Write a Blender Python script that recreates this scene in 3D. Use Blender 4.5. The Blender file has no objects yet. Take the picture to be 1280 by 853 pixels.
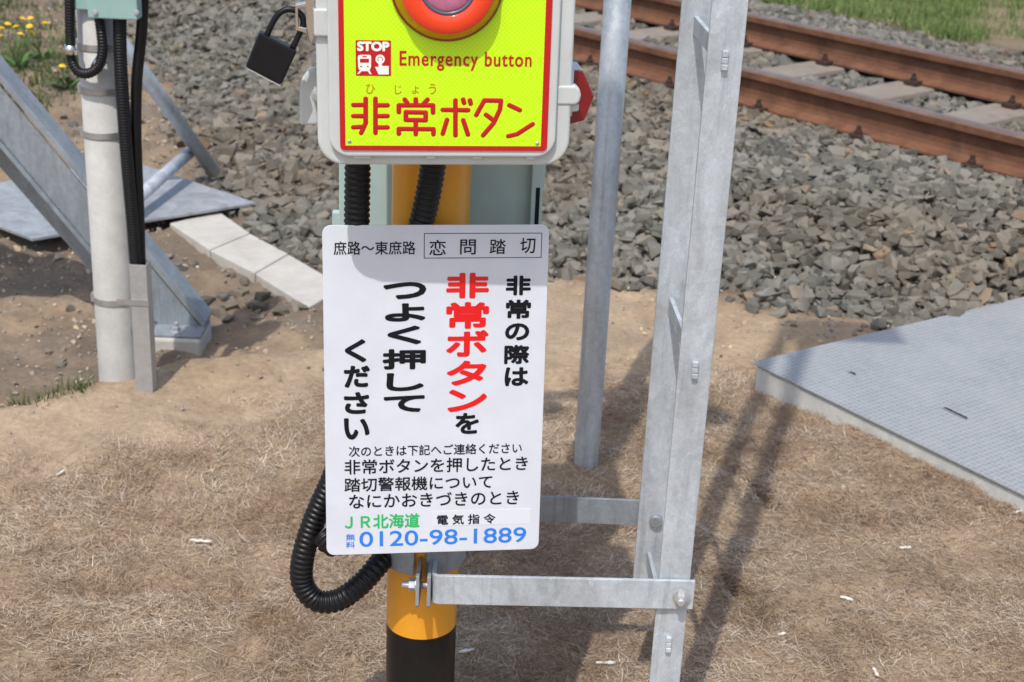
import bpy, bmesh, math, random
import numpy as np
from mathutils import Vector, Matrix

random.seed(7)
rng = np.random.default_rng(11)
S = bpy.context.scene
COL = S.collection
R_ = math.radians

# ------------------------------------------------------------------ camera
PW, PH, FPX, HC = 1280.0, 853.0, 1850.0, 1.6
down = Vector((430 - PW/2, -(5000 - PH/2), -FPX)).normalized()
up = -down
fw = Vector((0, 0, -1)); fh = (fw - up*fw.dot(up)).normalized()
rt = fh.cross(up)
CR = Matrix((rt, fh, up))                      # camera space -> world
cam = bpy.data.cameras.new('camera'); camo = bpy.data.objects.new('camera', cam); COL.objects.link(camo)
camo.matrix_world = Matrix.Translation((0, 0, HC)) @ CR.to_4x4()
cam.sensor_width = 36; cam.lens = 36*FPX/PW
cam.clip_start = 0.05; cam.clip_end = 2000
cam.dof.use_dof = True; cam.dof.focus_distance = 2.08; cam.dof.aperture_fstop = 10.0
S.camera = camo

# ------------------------------------------------------------------ light
SUN_EL, SUN_AZ = 60.0, 16.5                    # sunlight travels towards +Y, turned a little to +X
w = bpy.data.worlds.new('World'); S.world = w; w.use_nodes = True
nt = w.node_tree; bg = nt.nodes['Background']
sky = nt.nodes.new('ShaderNodeTexSky'); sky.sky_type = 'NISHITA'; sky.sun_disc = False
sky.sun_elevation = R_(SUN_EL); sky.sun_rotation = R_(180 + SUN_AZ)
sky.dust_density = 2.5; sky.air_density = 1.0; sky.ozone_density = 1.0
nt.links.new(sky.outputs[0], bg.inputs[0]); bg.inputs[1].default_value = 0.15
sun = bpy.data.lights.new('sun', 'SUN'); sun.energy = 2.65; sun.angle = R_(0.6); sun.color = (1, 0.965, 0.92)
suno = bpy.data.objects.new('sun', sun); COL.objects.link(suno)
sdir = Vector((math.sin(R_(SUN_AZ))*math.cos(R_(SUN_EL)), math.cos(R_(SUN_AZ))*math.cos(R_(SUN_EL)), -math.sin(R_(SUN_EL))))
suno.rotation_euler = sdir.to_track_quat('-Z', 'Y').to_euler()
suno.location = (-2, -4, 6)
S.view_settings.view_transform = 'Standard'; S.view_settings.look = 'None'
S.view_settings.exposure = 0.30; S.view_settings.gamma = 1; S.view_settings.use_curve_mapping = False
S.cycles.max_bounces = 6; S.cycles.use_denoising = True

# ------------------------------------------------------------------ measuring helpers
def ray(px, py):
    return (CR @ Vector((px - PW/2, PH/2 - py, -FPX))).normalized()
def at(px, py, Y):
    r = ray(px, py); return Vector((0, 0, HC)) + r*(Y/r.y)
def ong(px, py, z=0.0):
    r = ray(px, py); return Vector((0, 0, HC)) + r*((z - HC)/r.z)
def frame(O, yaw, pitch=0.0, roll=0.0):
    """matrix of an upright face: x = right, y = up, z = out of the face towards the camera"""
    a, p, q = R_(yaw), R_(pitch), R_(roll)
    u = Vector((math.cos(a), math.sin(a), 0)); n = Vector((math.sin(a), -math.cos(a), 0)); v = Vector((0, 0, 1))
    v2 = v*math.cos(p) - n*math.sin(p)
    u3 = u*math.cos(q) + v2*math.sin(q); v3 = v2*math.cos(q) - u*math.sin(q)
    n3 = u3.cross(v3)
    M = Matrix((u3, v3, n3)).transposed().to_4x4(); M.translation = O
    return M
def uv_of(M, px, py, c=0.0):
    Mi = M.inverted(); o = Mi @ Vector((0, 0, HC)); d = (Mi.to_3x3() @ ray(px, py))
    t = (c - o.z)/d.z
    return (o + d*t).to_2d()

# ------------------------------------------------------------------ object helpers
def thing(name, label, cat, M=None, group=None):
    o = bpy.data.objects.new(name, None); COL.objects.link(o); o.empty_display_size = 0.1
    if M is not None: o.matrix_world = M if isinstance(M, Matrix) else Matrix.Translation(M)
    o['label'] = label; o['category'] = cat
    if group: o['group'] = group
    return o
def tag(o, label=None, cat=None, group=None, kind=None):
    if label: o['label'] = label
    if cat: o['category'] = cat
    if group: o['group'] = group
    if kind: o['kind'] = kind
    return o

class MB:
    """collects pieces of one mesh"""
    def __init__(s): s.v = []; s.f = []; s.m = []; s.sm = []; s.cm = 0; s.T = Matrix.Identity(4)
    def add(s, vs, fs, smooth=False):
        b = len(s.v); s.v += [tuple(s.T @ Vector(v)) for v in vs]
        for f in fs:
            s.f.append([b+i for i in f]); s.m.append(s.cm); s.sm.append(smooth)
    def box(s, x0, x1, y0, y1, z0, z1):
        s.add([(x0,y0,z0),(x1,y0,z0),(x1,y1,z0),(x0,y1,z0),(x0,y0,z1),(x1,y0,z1),(x1,y1,z1),(x0,y1,z1)],
              [(0,3,2,1),(4,5,6,7),(0,1,5,4),(1,2,6,5),(2,3,7,6),(3,0,4,7)])
    def prism(s, poly, z0, z1, smooth=False):
        n = len(poly)
        area = sum(poly[i][0]*poly[(i+1)%n][1]-poly[(i+1)%n][0]*poly[i][1] for i in range(n))
        if area < 0: poly = poly[::-1]
        s.add([(x,y,z0) for x,y in poly] + [(x,y,z1) for x,y in poly],
              [tuple(range(n-1,-1,-1)), tuple(range(n,2*n))])
        s.add([(x,y,z0) for x,y in poly] + [(x,y,z1) for x,y in poly],
              [(i,(i+1)%n,n+(i+1)%n,n+i) for i in range(n)], smooth)
    def ring_prism(s, outer, inner, z0, z1):
        n = len(outer)
        V = [(x,y,z1) for x,y in outer]+[(x,y,z1) for x,y in inner]+[(x,y,z0) for x,y in outer]+[(x,y,z0) for x,y in inner]
        F = []
        for i in range(n):
            j = (i+1) % n
            F += [(i,j,n+j,n+i), (2*n+i,2*n+j,j,i), (n+i,n+j,3*n+j,3*n+i), (3*n+i,3*n+j,2*n+j,2*n+i)]
        s.add(V, F)
    def tube(s, pts, r, seg=16, cap=True, radii=None, flat=None):
        P = [Vector(p) for p in pts]; n = len(P); V = []; F = []
        t0 = (P[1]-P[0]).normalized()
        ref = Vector((0,0,1)) if abs(t0.z) < .9 else Vector((1,0,0))
        a = t0.cross(ref).normalized()
        for i in range(n):
            t = (P[min(i+1,n-1)] - P[max(i-1,0)]).normalized()
            a = (a - t*a.dot(t)).normalized(); b = t.cross(a)
            rr = radii[i] if radii is not None else r
            for k in range(seg):
                th = 2*math.pi*k/seg
                V.append(P[i] + a*(rr*math.cos(th)) + b*(rr*math.sin(th)))
        if flat is not None: V = [Vector((p.x,p.y,flat[0]+(p.z-flat[0])*flat[1])) for p in V]
        for i in range(n-1):
            for k in range(seg):
                k2 = (k+1) % seg
                F.append((i*seg+k, i*seg+k2, (i+1)*seg+k2, (i+1)*seg+k))
        s.add(V, F, True)
        if cap:
            s.add(V[:seg], [tuple(range(seg-1,-1,-1))]); s.add(V[-seg:], [tuple(range(seg))])
    def lathe(s, prof, seg=48, smooth=True, M=None):
        """prof: list of (r, z) turned about local z"""
        V = []; F = []; n = len(prof)
        for r, z in prof:
            for k in range(seg):
                th = 2*math.pi*k/seg; p = Vector((r*math.cos(th), r*math.sin(th), z)); V.append(M @ p if M else p)
        for i in range(n-1):
            for k in range(seg):
                k2 = (k+1) % seg; F.append((i*seg+k, i*seg+k2, (i+1)*seg+k2, (i+1)*seg+k))
        s.add(V, F, smooth)
    def build(s, name, mats, parent=None, bevel=0.0, seg=2, M=None, angle=40):
        me = bpy.data.meshes.new(name); me.from_pydata(s.v, [], s.f)
        for m in (mats if isinstance(mats, (list, tuple)) else [mats]): me.materials.append(m)
        me.polygons.foreach_set('material_index', s.m)
        me.polygons.foreach_set('use_smooth', s.sm)
        bm = bmesh.new(); bm.from_mesh(me); bmesh.ops.remove_doubles(bm, verts=bm.verts, dist=1e-6)
        bmesh.ops.recalc_face_normals(bm, faces=bm.faces)
        bm.to_mesh(me); bm.free(); me.update()
        o = bpy.data.objects.new(name, me); COL.objects.link(o)
        if M is not None: o.matrix_world = M
        if parent is not None: o.parent = parent
        if bevel > 0:
            b = o.modifiers.new('bevel', 'BEVEL'); b.width = bevel; b.segments = seg; b.limit_method = 'ANGLE'; b.angle_limit = R_(angle)
            b.harden_normals = False
        return o

def rrect(x0, x1, y0, y1, r, n=6):
    P = []
    for cx, cy, a0 in ((x1-r,y0+r,-90),(x1-r,y1-r,0),(x0+r,y1-r,90),(x0+r,y0+r,180)):
        for k in range(n+1):
            a = R_(a0 + 90*k/n); P.append((cx+r*math.cos(a), cy+r*math.sin(a)))
    return P
def spline(pts, n=12):
    P = [Vector(p) for p in pts]; P = [P[0]*2-P[1]] + P + [P[-1]*2-P[-2]]; out = []
    for i in range(1, len(P)-2):
        p0,p1,p2,p3 = P[i-1:i+3]
        for k in range(n):
            t = k/n
            out.append(0.5*((2*p1)+(p2-p0)*t+(2*p0-5*p1+4*p2-p3)*t*t+(3*p1-p0-3*p2+p3)*t**3))
    out.append(P[-2]); return out
def resample(P, step):
    d = [0]
    for i in range(1, len(P)): d.append(d[-1]+(P[i]-P[i-1]).length)
    n = max(2, int(d[-1]/step)+1); xs = np.linspace(0, d[-1], n)
    A = np.array([tuple(p) for p in P])
    return [Vector((np.interp(x,d,A[:,0]), np.interp(x,d,A[:,1]), np.interp(x,d,A[:,2]))) for x in xs]
def corrugated(mb, pts, r, pitch=0.0085, depth=0.0024, seg=20):
    per = 6; P = resample(spline(pts, 24), pitch/per)
    rad = []
    for i in range(len(P)):
        ph = (i % per)/per; c = 0.5+0.5*math.cos(2*math.pi*ph); rad.append(r - depth*(1-c**0.6))
    mb.tube(P, r, seg, True, rad)
def hexbolt(mb, M, r, h, washer=0.0, shank=None):
    """a hex head/nut along local +z of M, optional washer and bolt end"""
    T0 = mb.T; mb.T = T0 @ M; z = 0
    if washer:
        mb.lathe([(0.0005,0),(washer,0),(washer,0.0022),(0.0005,0.0022)], 24, False); z = 0.0022
    mb.prism([(r*math.cos(R_(60*k)), r*math.sin(R_(60*k))) for k in range(6)], z, z+h)
    if shank:
        mb.lathe([(shank[0],z+h-0.001),(shank[0],z+h+shank[1]),(shank[0]*.75,z+h+shank[1]+.0012),(0.0003,z+h+shank[1]+.0012)], 16, False)
    mb.T = T0
def axis_frame(p, d):
    d = Vector(d).normalized(); M = d.to_track_quat('Z', 'Y').to_matrix().to_4x4(); M.translation = p; return M

# ------------------------------------------------------------------ materials
def newmat(name):
    m = bpy.data.materials.new(name); m.use_nodes = True
    return m, m.node_tree, m.node_tree.nodes['Principled BSDF']
def ramp(nt, fac, stops):
    r = nt.nodes.new('ShaderNodeValToRGB'); e = r.color_ramp.elements
    while len(e) < len(stops): e.new(0.5)
    for k, (p, c) in enumerate(stops): e[k].position = p; e[k].color = (*c, 1)
    nt.links.new(fac, r.inputs[0]); return r.outputs[0]
def noise(nt, scale, detail=4, rough=0.55, vec=None, dist=0):
    n = nt.nodes.new('ShaderNodeTexNoise'); n.inputs['Scale'].default_value = scale
    n.inputs['Detail'].default_value = detail; n.inputs['Roughness'].default_value = rough; n.inputs['Distortion'].default_value = dist
    if vec is not None: nt.links.new(vec, n.inputs['Vector'])
    return n.outputs['Fac']
def coord(nt, scale=(1,1,1), kind='Object'):
    t = nt.nodes.new('ShaderNodeTexCoord'); m = nt.nodes.new('ShaderNodeMapping'); m.inputs['Scale'].default_value = scale
    nt.links.new(t.outputs[kind], m.inputs['Vector']); return m.outputs[0]
def worldpos(nt, scale=(1,1,1)):
    t = nt.nodes.new('ShaderNodeNewGeometry'); m = nt.nodes.new('ShaderNodeMapping'); m.inputs['Scale'].default_value = scale
    nt.links.new(t.outputs['Position'], m.inputs['Vector']); return m.outputs[0]
def mix(nt, a, b, fac, mode='MIX'):
    n = nt.nodes.new('ShaderNodeMix'); n.data_type = 'RGBA'; n.blend_type = mode
    for sock, val in ((n.inputs[6], a), (n.inputs[7], b), (n.inputs[0], fac)):
        if hasattr(val, 'is_output'): nt.links.new(val, sock)
        elif isinstance(val, (int, float)): sock.default_value = val
        else: sock.default_value = (*val, 1)
    return n.outputs[2]
def bump(nt, bsdf, h, strength=0.3, dist=0.002):
    b = nt.nodes.new('ShaderNodeBump'); b.inputs['Strength'].default_value = strength; b.inputs['Distance'].default_value = dist
    nt.links.new(h, b.inputs['Height']); nt.links.new(b.outputs[0], bsdf.inputs['Normal'])
def plain(name, col, rough=0.5, metal=0.0, var=0.06, scale=40, bumpv=0.0, spec=None, coat=0.0):
    m, nt, b = newmat(name); v = worldpos(nt)
    f = noise(nt, scale, 5, .6, v)
    lo = tuple(c*(1-var) for c in col); hi = tuple(min(1, c*(1+var)) for c in col)
    nt.links.new(ramp(nt, f, [(.3, lo), (.7, hi)]), b.inputs['Base Color'])
    b.inputs['Roughness'].default_value = rough; b.inputs['Metallic'].default_value = metal
    if spec is not None: b.inputs['Specular IOR Level'].default_value = spec
    if coat: b.inputs['Coat Weight'].default_value = coat; b.inputs['Coat Roughness'].default_value = .08
    if bumpv: bump(nt, b, noise(nt, scale*3, 4, .6, v), bumpv, .001)
    return m
def galv(name, c=(.47,.51,.545), rough=.5, metal=.25, streak=True, spangle=90):
    m, nt, b = newmat(name); v = worldpos(nt)
    vo = nt.nodes.new('ShaderNodeTexVoronoi'); vo.inputs['Scale'].default_value = spangle; nt.links.new(v, vo.inputs['Vector'])
    sp = ramp(nt, vo.outputs['Color'], [(.15, tuple(x*.84 for x in c)), (.85, tuple(x*1.14 for x in c))])
    f2 = noise(nt, 14, 6, .65, worldpos(nt, (1,1,.35)), .6)
    col = mix(nt, sp, ramp(nt, f2, [(.33, tuple(x*.68 for x in c)), (.5, c), (.68, tuple(x*1.35 for x in c))]), .6)
    f3 = noise(nt, 55, 8, .75, worldpos(nt, (1,1,.5)), 1.5)
    col = mix(nt, col, tuple(min(1,x*1.5) for x in c), ramp(nt, f3, [(.60,(0,0,0)),(.72,(.75,.75,.75))]))
    f4 = noise(nt, 300, 5, .75, worldpos(nt, (1,1,.8)), .5)
    col = mix(nt, col, ramp(nt, f4, [(.36,(.90,.90,.90)),(.62,(1.07,1.07,1.07))]), 1.0, 'MULTIPLY')
    f5 = noise(nt, 90, 3, .6, worldpos(nt, (1,1,.05)), .2)
    col = mix(nt, col, ramp(nt, f5, [(.30,(.82,.82,.83)),(.42,(1,1,1))]), 1.0, 'MULTIPLY')
    nt.links.new(col, b.inputs['Base Color'])
    b.inputs['Metallic'].default_value = metal
    nt.links.new(ramp(nt, f2, [(.3,(rough-.1,)*3),(.7,(rough+.14,)*3)]), b.inputs['Roughness'])
    bump(nt, b, noise(nt, 120, 4, .6, v), .12, .001)
    return m

M_galv = galv('galvanised_steel')
M_galv2 = galv('galvanised_pipe', (.42,.45,.475), .4, .45)
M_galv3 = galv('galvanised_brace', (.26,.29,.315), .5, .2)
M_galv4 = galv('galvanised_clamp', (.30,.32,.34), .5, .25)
M_bolt = plain('zinc_bolt', (.55,.56,.57), .38, .6, .15, 120)
M_chrome = plain('chrome', (.72,.72,.72), .12, 1.0, .05)
M_steelband = plain('stainless_band', (.42,.42,.42), .35, .6, .12, 60)
def worn(name, col, rough, dust, amt, sc=26, coat=0.0):
    m = plain(name, col, rough, 0, .05, 14, .04, coat=coat); nt = m.node_tree; b = nt.nodes['Principled BSDF']
    src = b.inputs['Base Color'].links[0].from_socket
    f = noise(nt, sc, 9, .78, worldpos(nt, (1,1,.55)), .8); g = noise(nt, 5, 4, .6, worldpos(nt))
    c = mix(nt, src, dust, ramp(nt, f, [(.56,(0,0,0)),(.74,(amt,)*3)]))
    c = mix(nt, c, dust, ramp(nt, g, [(.4,(0,0,0)),(.8,(amt*.5,)*3)]))
    nt.links.new(c, b.inputs['Base Color']); return m
M_yellow = worn('post_yellow', (.80,.33,.012), .34, (.60,.36,.12), .35, 30, .2)
M_black = worn('post_black', (.005,.005,.0055), .34, (.10,.085,.07), .22, 34)
M_black.node_tree.nodes['Principled BSDF'].inputs['Specular IOR Level'].default_value = .3
M_rubber = plain('black_conduit', (.007,.007,.008), .38, 0, .2, 60, .05, spec=.32)
M_blacklock = plain('lock_black', (.006,.006,.008), .4, 0, .2, 80, .08, spec=.3)
M_boxgrey = worn('box_grey', (.54,.57,.555), .5, (.36,.35,.31), .40, 40)
M_cab = plain('cabinet_green', (.40,.53,.51), .45, 0, .05, 20, .05)
M_jbox = plain('junction_green', (.27,.42,.39), .45, 0, .05, 20, .05)
M_white = worn('sign_white', (.64,.67,.725), .33, (.56,.56,.56), .22, 16, .15)
M_whiteink = plain('icon_white', (.85,.85,.80), .4, 0, .02)
M_ink = plain('ink_black', (.007,.007,.010), .5, 0, .1, spec=.2)
M_red = plain('ink_red', (.72,.006,.006), .4, 0, .04)
M_dred = plain('panel_red', (.50,.006,.010), .38, 0, .08, 200)
M_green = plain('ink_green', (.012,.46,.11), .4, 0, .04)
M_blue = plain('ink_blue', (.02,.20,.74), .4, 0, .04)
M_sticker = plain('sticker_white', (.675,.70,.75), .3, 0, .02, 9)
M_btn = plain('button_red', (.83,.055,.012), .22, 0, .03, 30, coat=.4)
M_btnside = plain('button_amber', (.52,.19,.004), .3, 0, .08, 30, coat=.3)
M_btnring = plain('button_ring', (.10,.11,.16), .3, 0, .05)
M_btnpink = plain('button_pink', (.52,.17,.28), .25, 0, .15, 120)
M_lens = plain('red_lens', (.22,.004,.010), .12, 0, .12, 60, coat=.6)
M_alu = plain('aluminium_cover', (.44,.45,.45), .42, .5, .1, 40, .08)

def concrete(name, c, sc=18, dirt=(.25,.22,.18)):
    m, nt, b = newmat(name); v = worldpos(nt)
    f = noise(nt, sc, 8, .7, v); f2 = noise(nt, sc*9, 4, .7, v); f3 = noise(nt, 5, 5, .6, worldpos(nt,(1,1,.25)), .5)
    col = ramp(nt, f, [(.3, tuple(x*.84 for x in c)), (.7, tuple(x*1.1 for x in c))])
    col = mix(nt, col, tuple(x*.55 for x in c), ramp(nt, f2, [(.64,(0,0,0)),(.74,(.6,.6,.6))]))
    col = mix(nt, col, dirt, ramp(nt, f3, [(.52,(0,0,0)),(.75,(.45,.45,.45))]))
    nt.links.new(col, b.inputs['Base Color']); b.inputs['Roughness'].default_value = .85
    bump(nt, b, f2, .35, .002); return m
M_conc = concrete('pole_concrete', (.47,.465,.44), 20, (.30,.27,.23))
M_lid = concrete('lid_concrete', (.50,.475,.42), 14, (.36,.30,.23))
M_sleeper = concrete('sleeper_concrete', (.25,.215,.175), 14, (.16,.10,.065))
M_trough = concrete('trough_concrete', (.55,.545,.51), 25)

def m_yellowpanel():
    m, nt, b = newmat('reflective_yellow'); v = coord(nt, (1,1,1))
    sx = nt.nodes.new('ShaderNodeSeparateXYZ'); nt.links.new(v, sx.inputs[0])
    def math_(op, a, bb=None):
        n = nt.nodes.new('ShaderNodeMath'); n.operation = op
        for i, val in enumerate((a, bb)):
            if val is None: continue
            if hasattr(val, 'is_output'): nt.links.new(val, n.inputs[i])
            else: n.inputs[i].default_value = val
        return n.outputs[0]
    def dots(ox, oy, px, py):
        fx = math_('SUBTRACT', math_('FRACT', math_('ADD', math_('DIVIDE', sx.outputs[0], px), ox)), .5)
        fy = math_('SUBTRACT', math_('FRACT', math_('ADD', math_('DIVIDE', sx.outputs[1], py), oy)), .5)
        return math_('SQRT', math_('ADD', math_('POWER', math_('MULTIPLY', fx, px/py), 2), math_('POWER', fy, 2)))
    d = math_('MINIMUM', dots(0,0,.0062,.0062), dots(.5,.5,.0062,.0062))
    col = ramp(nt, d, [(.18, (.52,.86,.005)), (.34, (.60,.95,.008))])
    nt.links.new(col, b.inputs['Base Color']); b.inputs['Roughness'].default_value = .35
    b.inputs['Coat Weight'].default_value = .2; b.inputs['Coat Roughness'].default_value = .1
    return m
M_ypanel = m_yellowpanel()

def m_rail():
    m, nt, b = newmat('rail_rust'); v = worldpos(nt)
    f = noise(nt, 9, 8, .65, v, .4); f2 = noise(nt, 70, 6, .7, v)
    col = ramp(nt, f, [(.3,(.080,.035,.018)), (.5,(.145,.062,.030)), (.7,(.205,.095,.048))])
    col = mix(nt, col, (.07,.03,.02), ramp(nt, f2, [(.55,(0,0,0)),(.75,(.6,.6,.6))]))
    nt.links.new(col, b.inputs['Base Color']); b.inputs['Roughness'].default_value = .78
    bump(nt, b, f2, .4, .002); return m
M_rail = m_rail()
def m_railtop():
    m, nt, b = newmat('rail_worn_top'); v = worldpos(nt)
    f = noise(nt, 12, 7, .6, v, .3)
    nt.links.new(ramp(nt, f, [(.3,(.17,.105,.078)), (.7,(.26,.175,.13))]), b.inputs['Base Color'])
    b.inputs['Roughness'].default_value = .36; b.inputs['Metallic'].default_value = .35; return m
M_railtop = m_railtop()
M_clip = plain('rusty_clip', (.045,.022,.014), .8, 0, .25, 60, .2)

def island_mat(name, stops, rough=.9, patch=None, patchscale=3.0, patchfac=.5, bumpv=0, transl=0.0, spec=.2):
    m, nt, b = newmat(name)
    g = nt.nodes.new('ShaderNodeNewGeometry')
    col = ramp(nt, g.outputs['Random Per Island'], stops)
    v = worldpos(nt)
    if patch:
        f = noise(nt, patchscale, 5, .6, v)
        col = mix(nt, col, mix(nt, col, patch, 1.0, 'MULTIPLY'), ramp(nt, f, [(.42,(0,0,0)),(.62,(patchfac,)*3)]))
    if bumpv:
        f4 = noise(nt, 60, 6, .7, v); bump(nt, b, f4, bumpv, .004)
        col = mix(nt, col, (.60,.57,.50), ramp(nt, noise(nt, 35, 5, .65, v), [(.4,(0,0,0)),(.75,(.10,.10,.10))]))
    nt.links.new(col, b.inputs['Base Color']); b.inputs['Roughness'].default_value = rough
    b.inputs['Specular IOR Level'].default_value = spec
    if transl:
        t = nt.nodes.new('ShaderNodeBsdfTranslucent'); nt.links.new(col, t.inputs[0])
        ms = nt.nodes.new('ShaderNodeMixShader'); ms.inputs[0].default_value = transl
        out = nt.nodes['Material Output']
        nt.links.new(b.outputs[0], ms.inputs[1]); nt.links.new(t.outputs[0], ms.inputs[2]); nt.links.new(ms.outputs[0], out.inputs[0])
    return m
M_stone = island_mat('ballast_stone', [(0,(.075,.073,.061)),(.3,(.120,.116,.098)),(.6,(.155,.149,.127)),(.86,(.20,.191,.164)),(.975,(.20,.178,.14)),(.993,(.24,.18,.12)),(1,(.15,.10,.075))], .92, (.98,.84,.68), .9, .85, .4)
M_soilstone = island_mat('soil_stone', [(0,(.17,.155,.13)),(.4,(.27,.24,.20)),(.7,(.38,.32,.25)),(.9,(.52,.43,.32)),(1,(.58,.44,.27))], .92, None, 1, 0, .5)
M_straw = island_mat('dry_straw', [(0,(.17,.115,.075)),(.22,(.37,.272,.185)),(.6,(.62,.49,.355)),(.88,(.78,.655,.505)),(1,(.95,.88,.77))], .7, (.56,.47,.39), 3.4, .8, 0, .3, .3)
M_grass = island_mat('green_grass', [(0,(.11,.17,.045)),(.5,(.18,.26,.08)),(.85,(.26,.33,.12)),(1,(.45,.42,.24))], .7, (.8,.85,.7), 1.5, .5, 0, .35)
M_weed = island_mat('weed_green', [(0,(.05,.085,.022)),(.5,(.085,.135,.038)),(.85,(.15,.19,.07)),(1,(.30,.26,.13))], .7, (.8,.85,.7), 1.5, .5, 0, .35)
M_leaf = plain('dandelion_leaf', (.075,.15,.035), .6, 0, .25, 30)
M_petal = plain('dandelion_petal', (.85,.52,.01), .7, 0, .1, 80)
M_chip = plain('bleached_wood', (.74,.71,.64), .8, 0, .1, 90, .2)

def m_ground():
    m, nt, b = newmat('ground_soil')
    a = nt.nodes.new('ShaderNodeAttribute'); a.attribute_name = 'soil'
    v = worldpos(nt)
    f1 = noise(nt, 7, 7, .65, v, .3); f2 = noise(nt, 60, 6, .7, v); f3 = noise(nt, 260, 3, .7, v)
    col = mix(nt, a.outputs['Color'], ramp(nt, f1, [(.3,(.74,.71,.68)),(.7,(1.18,1.16,1.13))]), 1.0, 'MULTIPLY')
    col = mix(nt, col, ramp(nt, f2, [(.3,(.78,.76,.74)),(.7,(1.14,1.12,1.10))]), 1.0, 'MULTIPLY')
    col = mix(nt, col, (.45,.40,.33), ramp(nt, f3, [(.62,(0,0,0)),(.72,(.4,.4,.4))]))
    nt.links.new(col, b.inputs['Base Color']); b.inputs['Roughness'].default_value = .95
    b.inputs['Specular IOR Level'].default_value = .15
    ad = nt.nodes.new('ShaderNodeMath'); ad.operation = 'ADD'; nt.links.new(f2, ad.inputs[0]); nt.links.new(f3, ad.inputs[1])
    bump(nt, b, ad.outputs[0], .7, .012); return m
M_ground = m_ground()

def m_checker():
    m, nt, b = newmat('checker_plate'); v = coord(nt, (1,1,1))
    sx = nt.nodes.new('ShaderNodeSeparateXYZ'); nt.links.new(v, sx.inputs[0])
    def math_(op, a, bb=None):
        n = nt.nodes.new('ShaderNodeMath'); n.operation = op
        for i, val in enumerate((a, bb)):
            if val is None: continue
            if hasattr(val, 'is_output'): nt.links.new(val, n.inputs[i])
            else: n.inputs[i].default_value = val
        return n.outputs[0]
    p = .034
    def lug(ox, oy, lx, ly):
        fx = math_('SUBTRACT', math_('FRACT', math_('ADD', math_('DIVIDE', sx.outputs[0], p), ox)), .5)
        fy = math_('SUBTRACT', math_('FRACT', math_('ADD', math_('DIVIDE', sx.outputs[1], p), oy)), .5)
        d = math_('ADD', math_('POWER', math_('DIVIDE', fx, lx), 2), math_('POWER', math_('DIVIDE', fy, ly), 2))
        return math_('LESS_THAN', d, 1.0)
    l = math_('MAXIMUM', math_('MAXIMUM', lug(0,0,.33,.11), lug(.5,.5,.33,.11)), math_('MAXIMUM', lug(.5,0,.11,.33), lug(0,.5,.11,.33)))
    f = noise(nt, 6, 6, .6, v, .4); f2 = noise(nt, 40, 6, .7, v)
    col = ramp(nt, f, [(.3,(.265,.28,.285)),(.7,(.35,.36,.36))])
    col = mix(nt, col, (.44,.41,.34), ramp(nt, f2, [(.46,(0,0,0)),(.72,(.8,.8,.8))]))
    col = mix(nt, col, (.56,.57,.57), math_('MULTIPLY', l, .42))
    nt.links.new(col, b.inputs['Base Color']); b.inputs['Metallic'].default_value = .25; b.inputs['Roughness'].default_value = .5
    bump(nt, b, l, .6, .002); return m
M_checker = m_checker()
M_plate = galv('smooth_plate', (.34,.355,.37), .55, .25)

# ------------------------------------------------------------------ terrain
RZ = .332                                        # rail head height
ra = ong(714.4, 32.8, RZ) + Vector((.755,.656,0))*.026; rb = ong(1280, 170.7, RZ) + Vector((.755,.656,0))*.026
rd = (rb - ra); rd.z = 0; rd.normalize(); rn = Vector((-rd.y, rd.x, 0))   # along the near rail, towards the far rail
GAUGE = 1.107
def st(x, y):
    dx = x - ra.x; dy = y - ra.y
    return dx*rd.x + dy*rd.y, dx*rn.x + dy*rn.y
def vnoise(x, y, sc, seed):
    """smooth lattice noise in 0..1"""
    r = np.random.default_rng(seed); T = r.random((64, 64)); X = x*sc; Y = y*sc
    xi = np.floor(X).astype(int); yi = np.floor(Y).astype(int); fx = X-xi; fy = Y-yi
    fx = fx*fx*(3-2*fx); fy = fy*fy*(3-2*fy)
    g = lambda a, b: T[a % 64, b % 64]
    return (g(xi,yi)*(1-fx)+g(xi+1,yi)*fx)*(1-fy)+(g(xi,yi+1)*(1-fx)+g(xi+1,yi+1)*fx)*fy
def sstep(a, b, x):
    t = np.clip((x-a)/(b-a), 0, 1); return t*t*(3-2*t)
TOE_T = np.array([-9, -3.4, -2.0, -.74, .3, .6, 1.5, 2.0, 2.85, 3.3, 4, 9]); TOE_S = np.array([-.9, -.95, -1.3, -1.75, -2.2, -2.25, -2.4, -1.9, -1.36, -1.8, -2.2, -2.2])
RIDX = np.array([-9, -1.9, -1.267, -.89, -.523, -.1, .3, 9]); RIDY = np.array([2.9, 3.1, 3.333, 3.70, 3.815, 4.2, 4.5, 5.0])
PLA = ong(940,452,.075); PLU = (ong(1280,618,.075)-PLA).normalized(); PLV = Vector((-PLU.y, PLU.x, 0))
PLC = ong(1280,371,.075)-PLA; PSK = PLC.dot(PLU)/PLC.dot(PLV)
CRACKS = [(tuple(ong(*a).to_2d()), tuple(ong(*b).to_2d())) for a, b in (((878,560),(925,590)),((925,590),(968,628)),((897,712),(930,742)),((930,742),(962,775)))]
def lowmask(x, y):
    """1 in the lower dirt behind the sandy ridge at the left"""
    d = (y - np.interp(x, RIDX, RIDY) + (vnoise(x,y,3,5)-.5)*.12)
    return sstep(0.0, .16, d)*sstep(.1, -.35, x)
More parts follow.
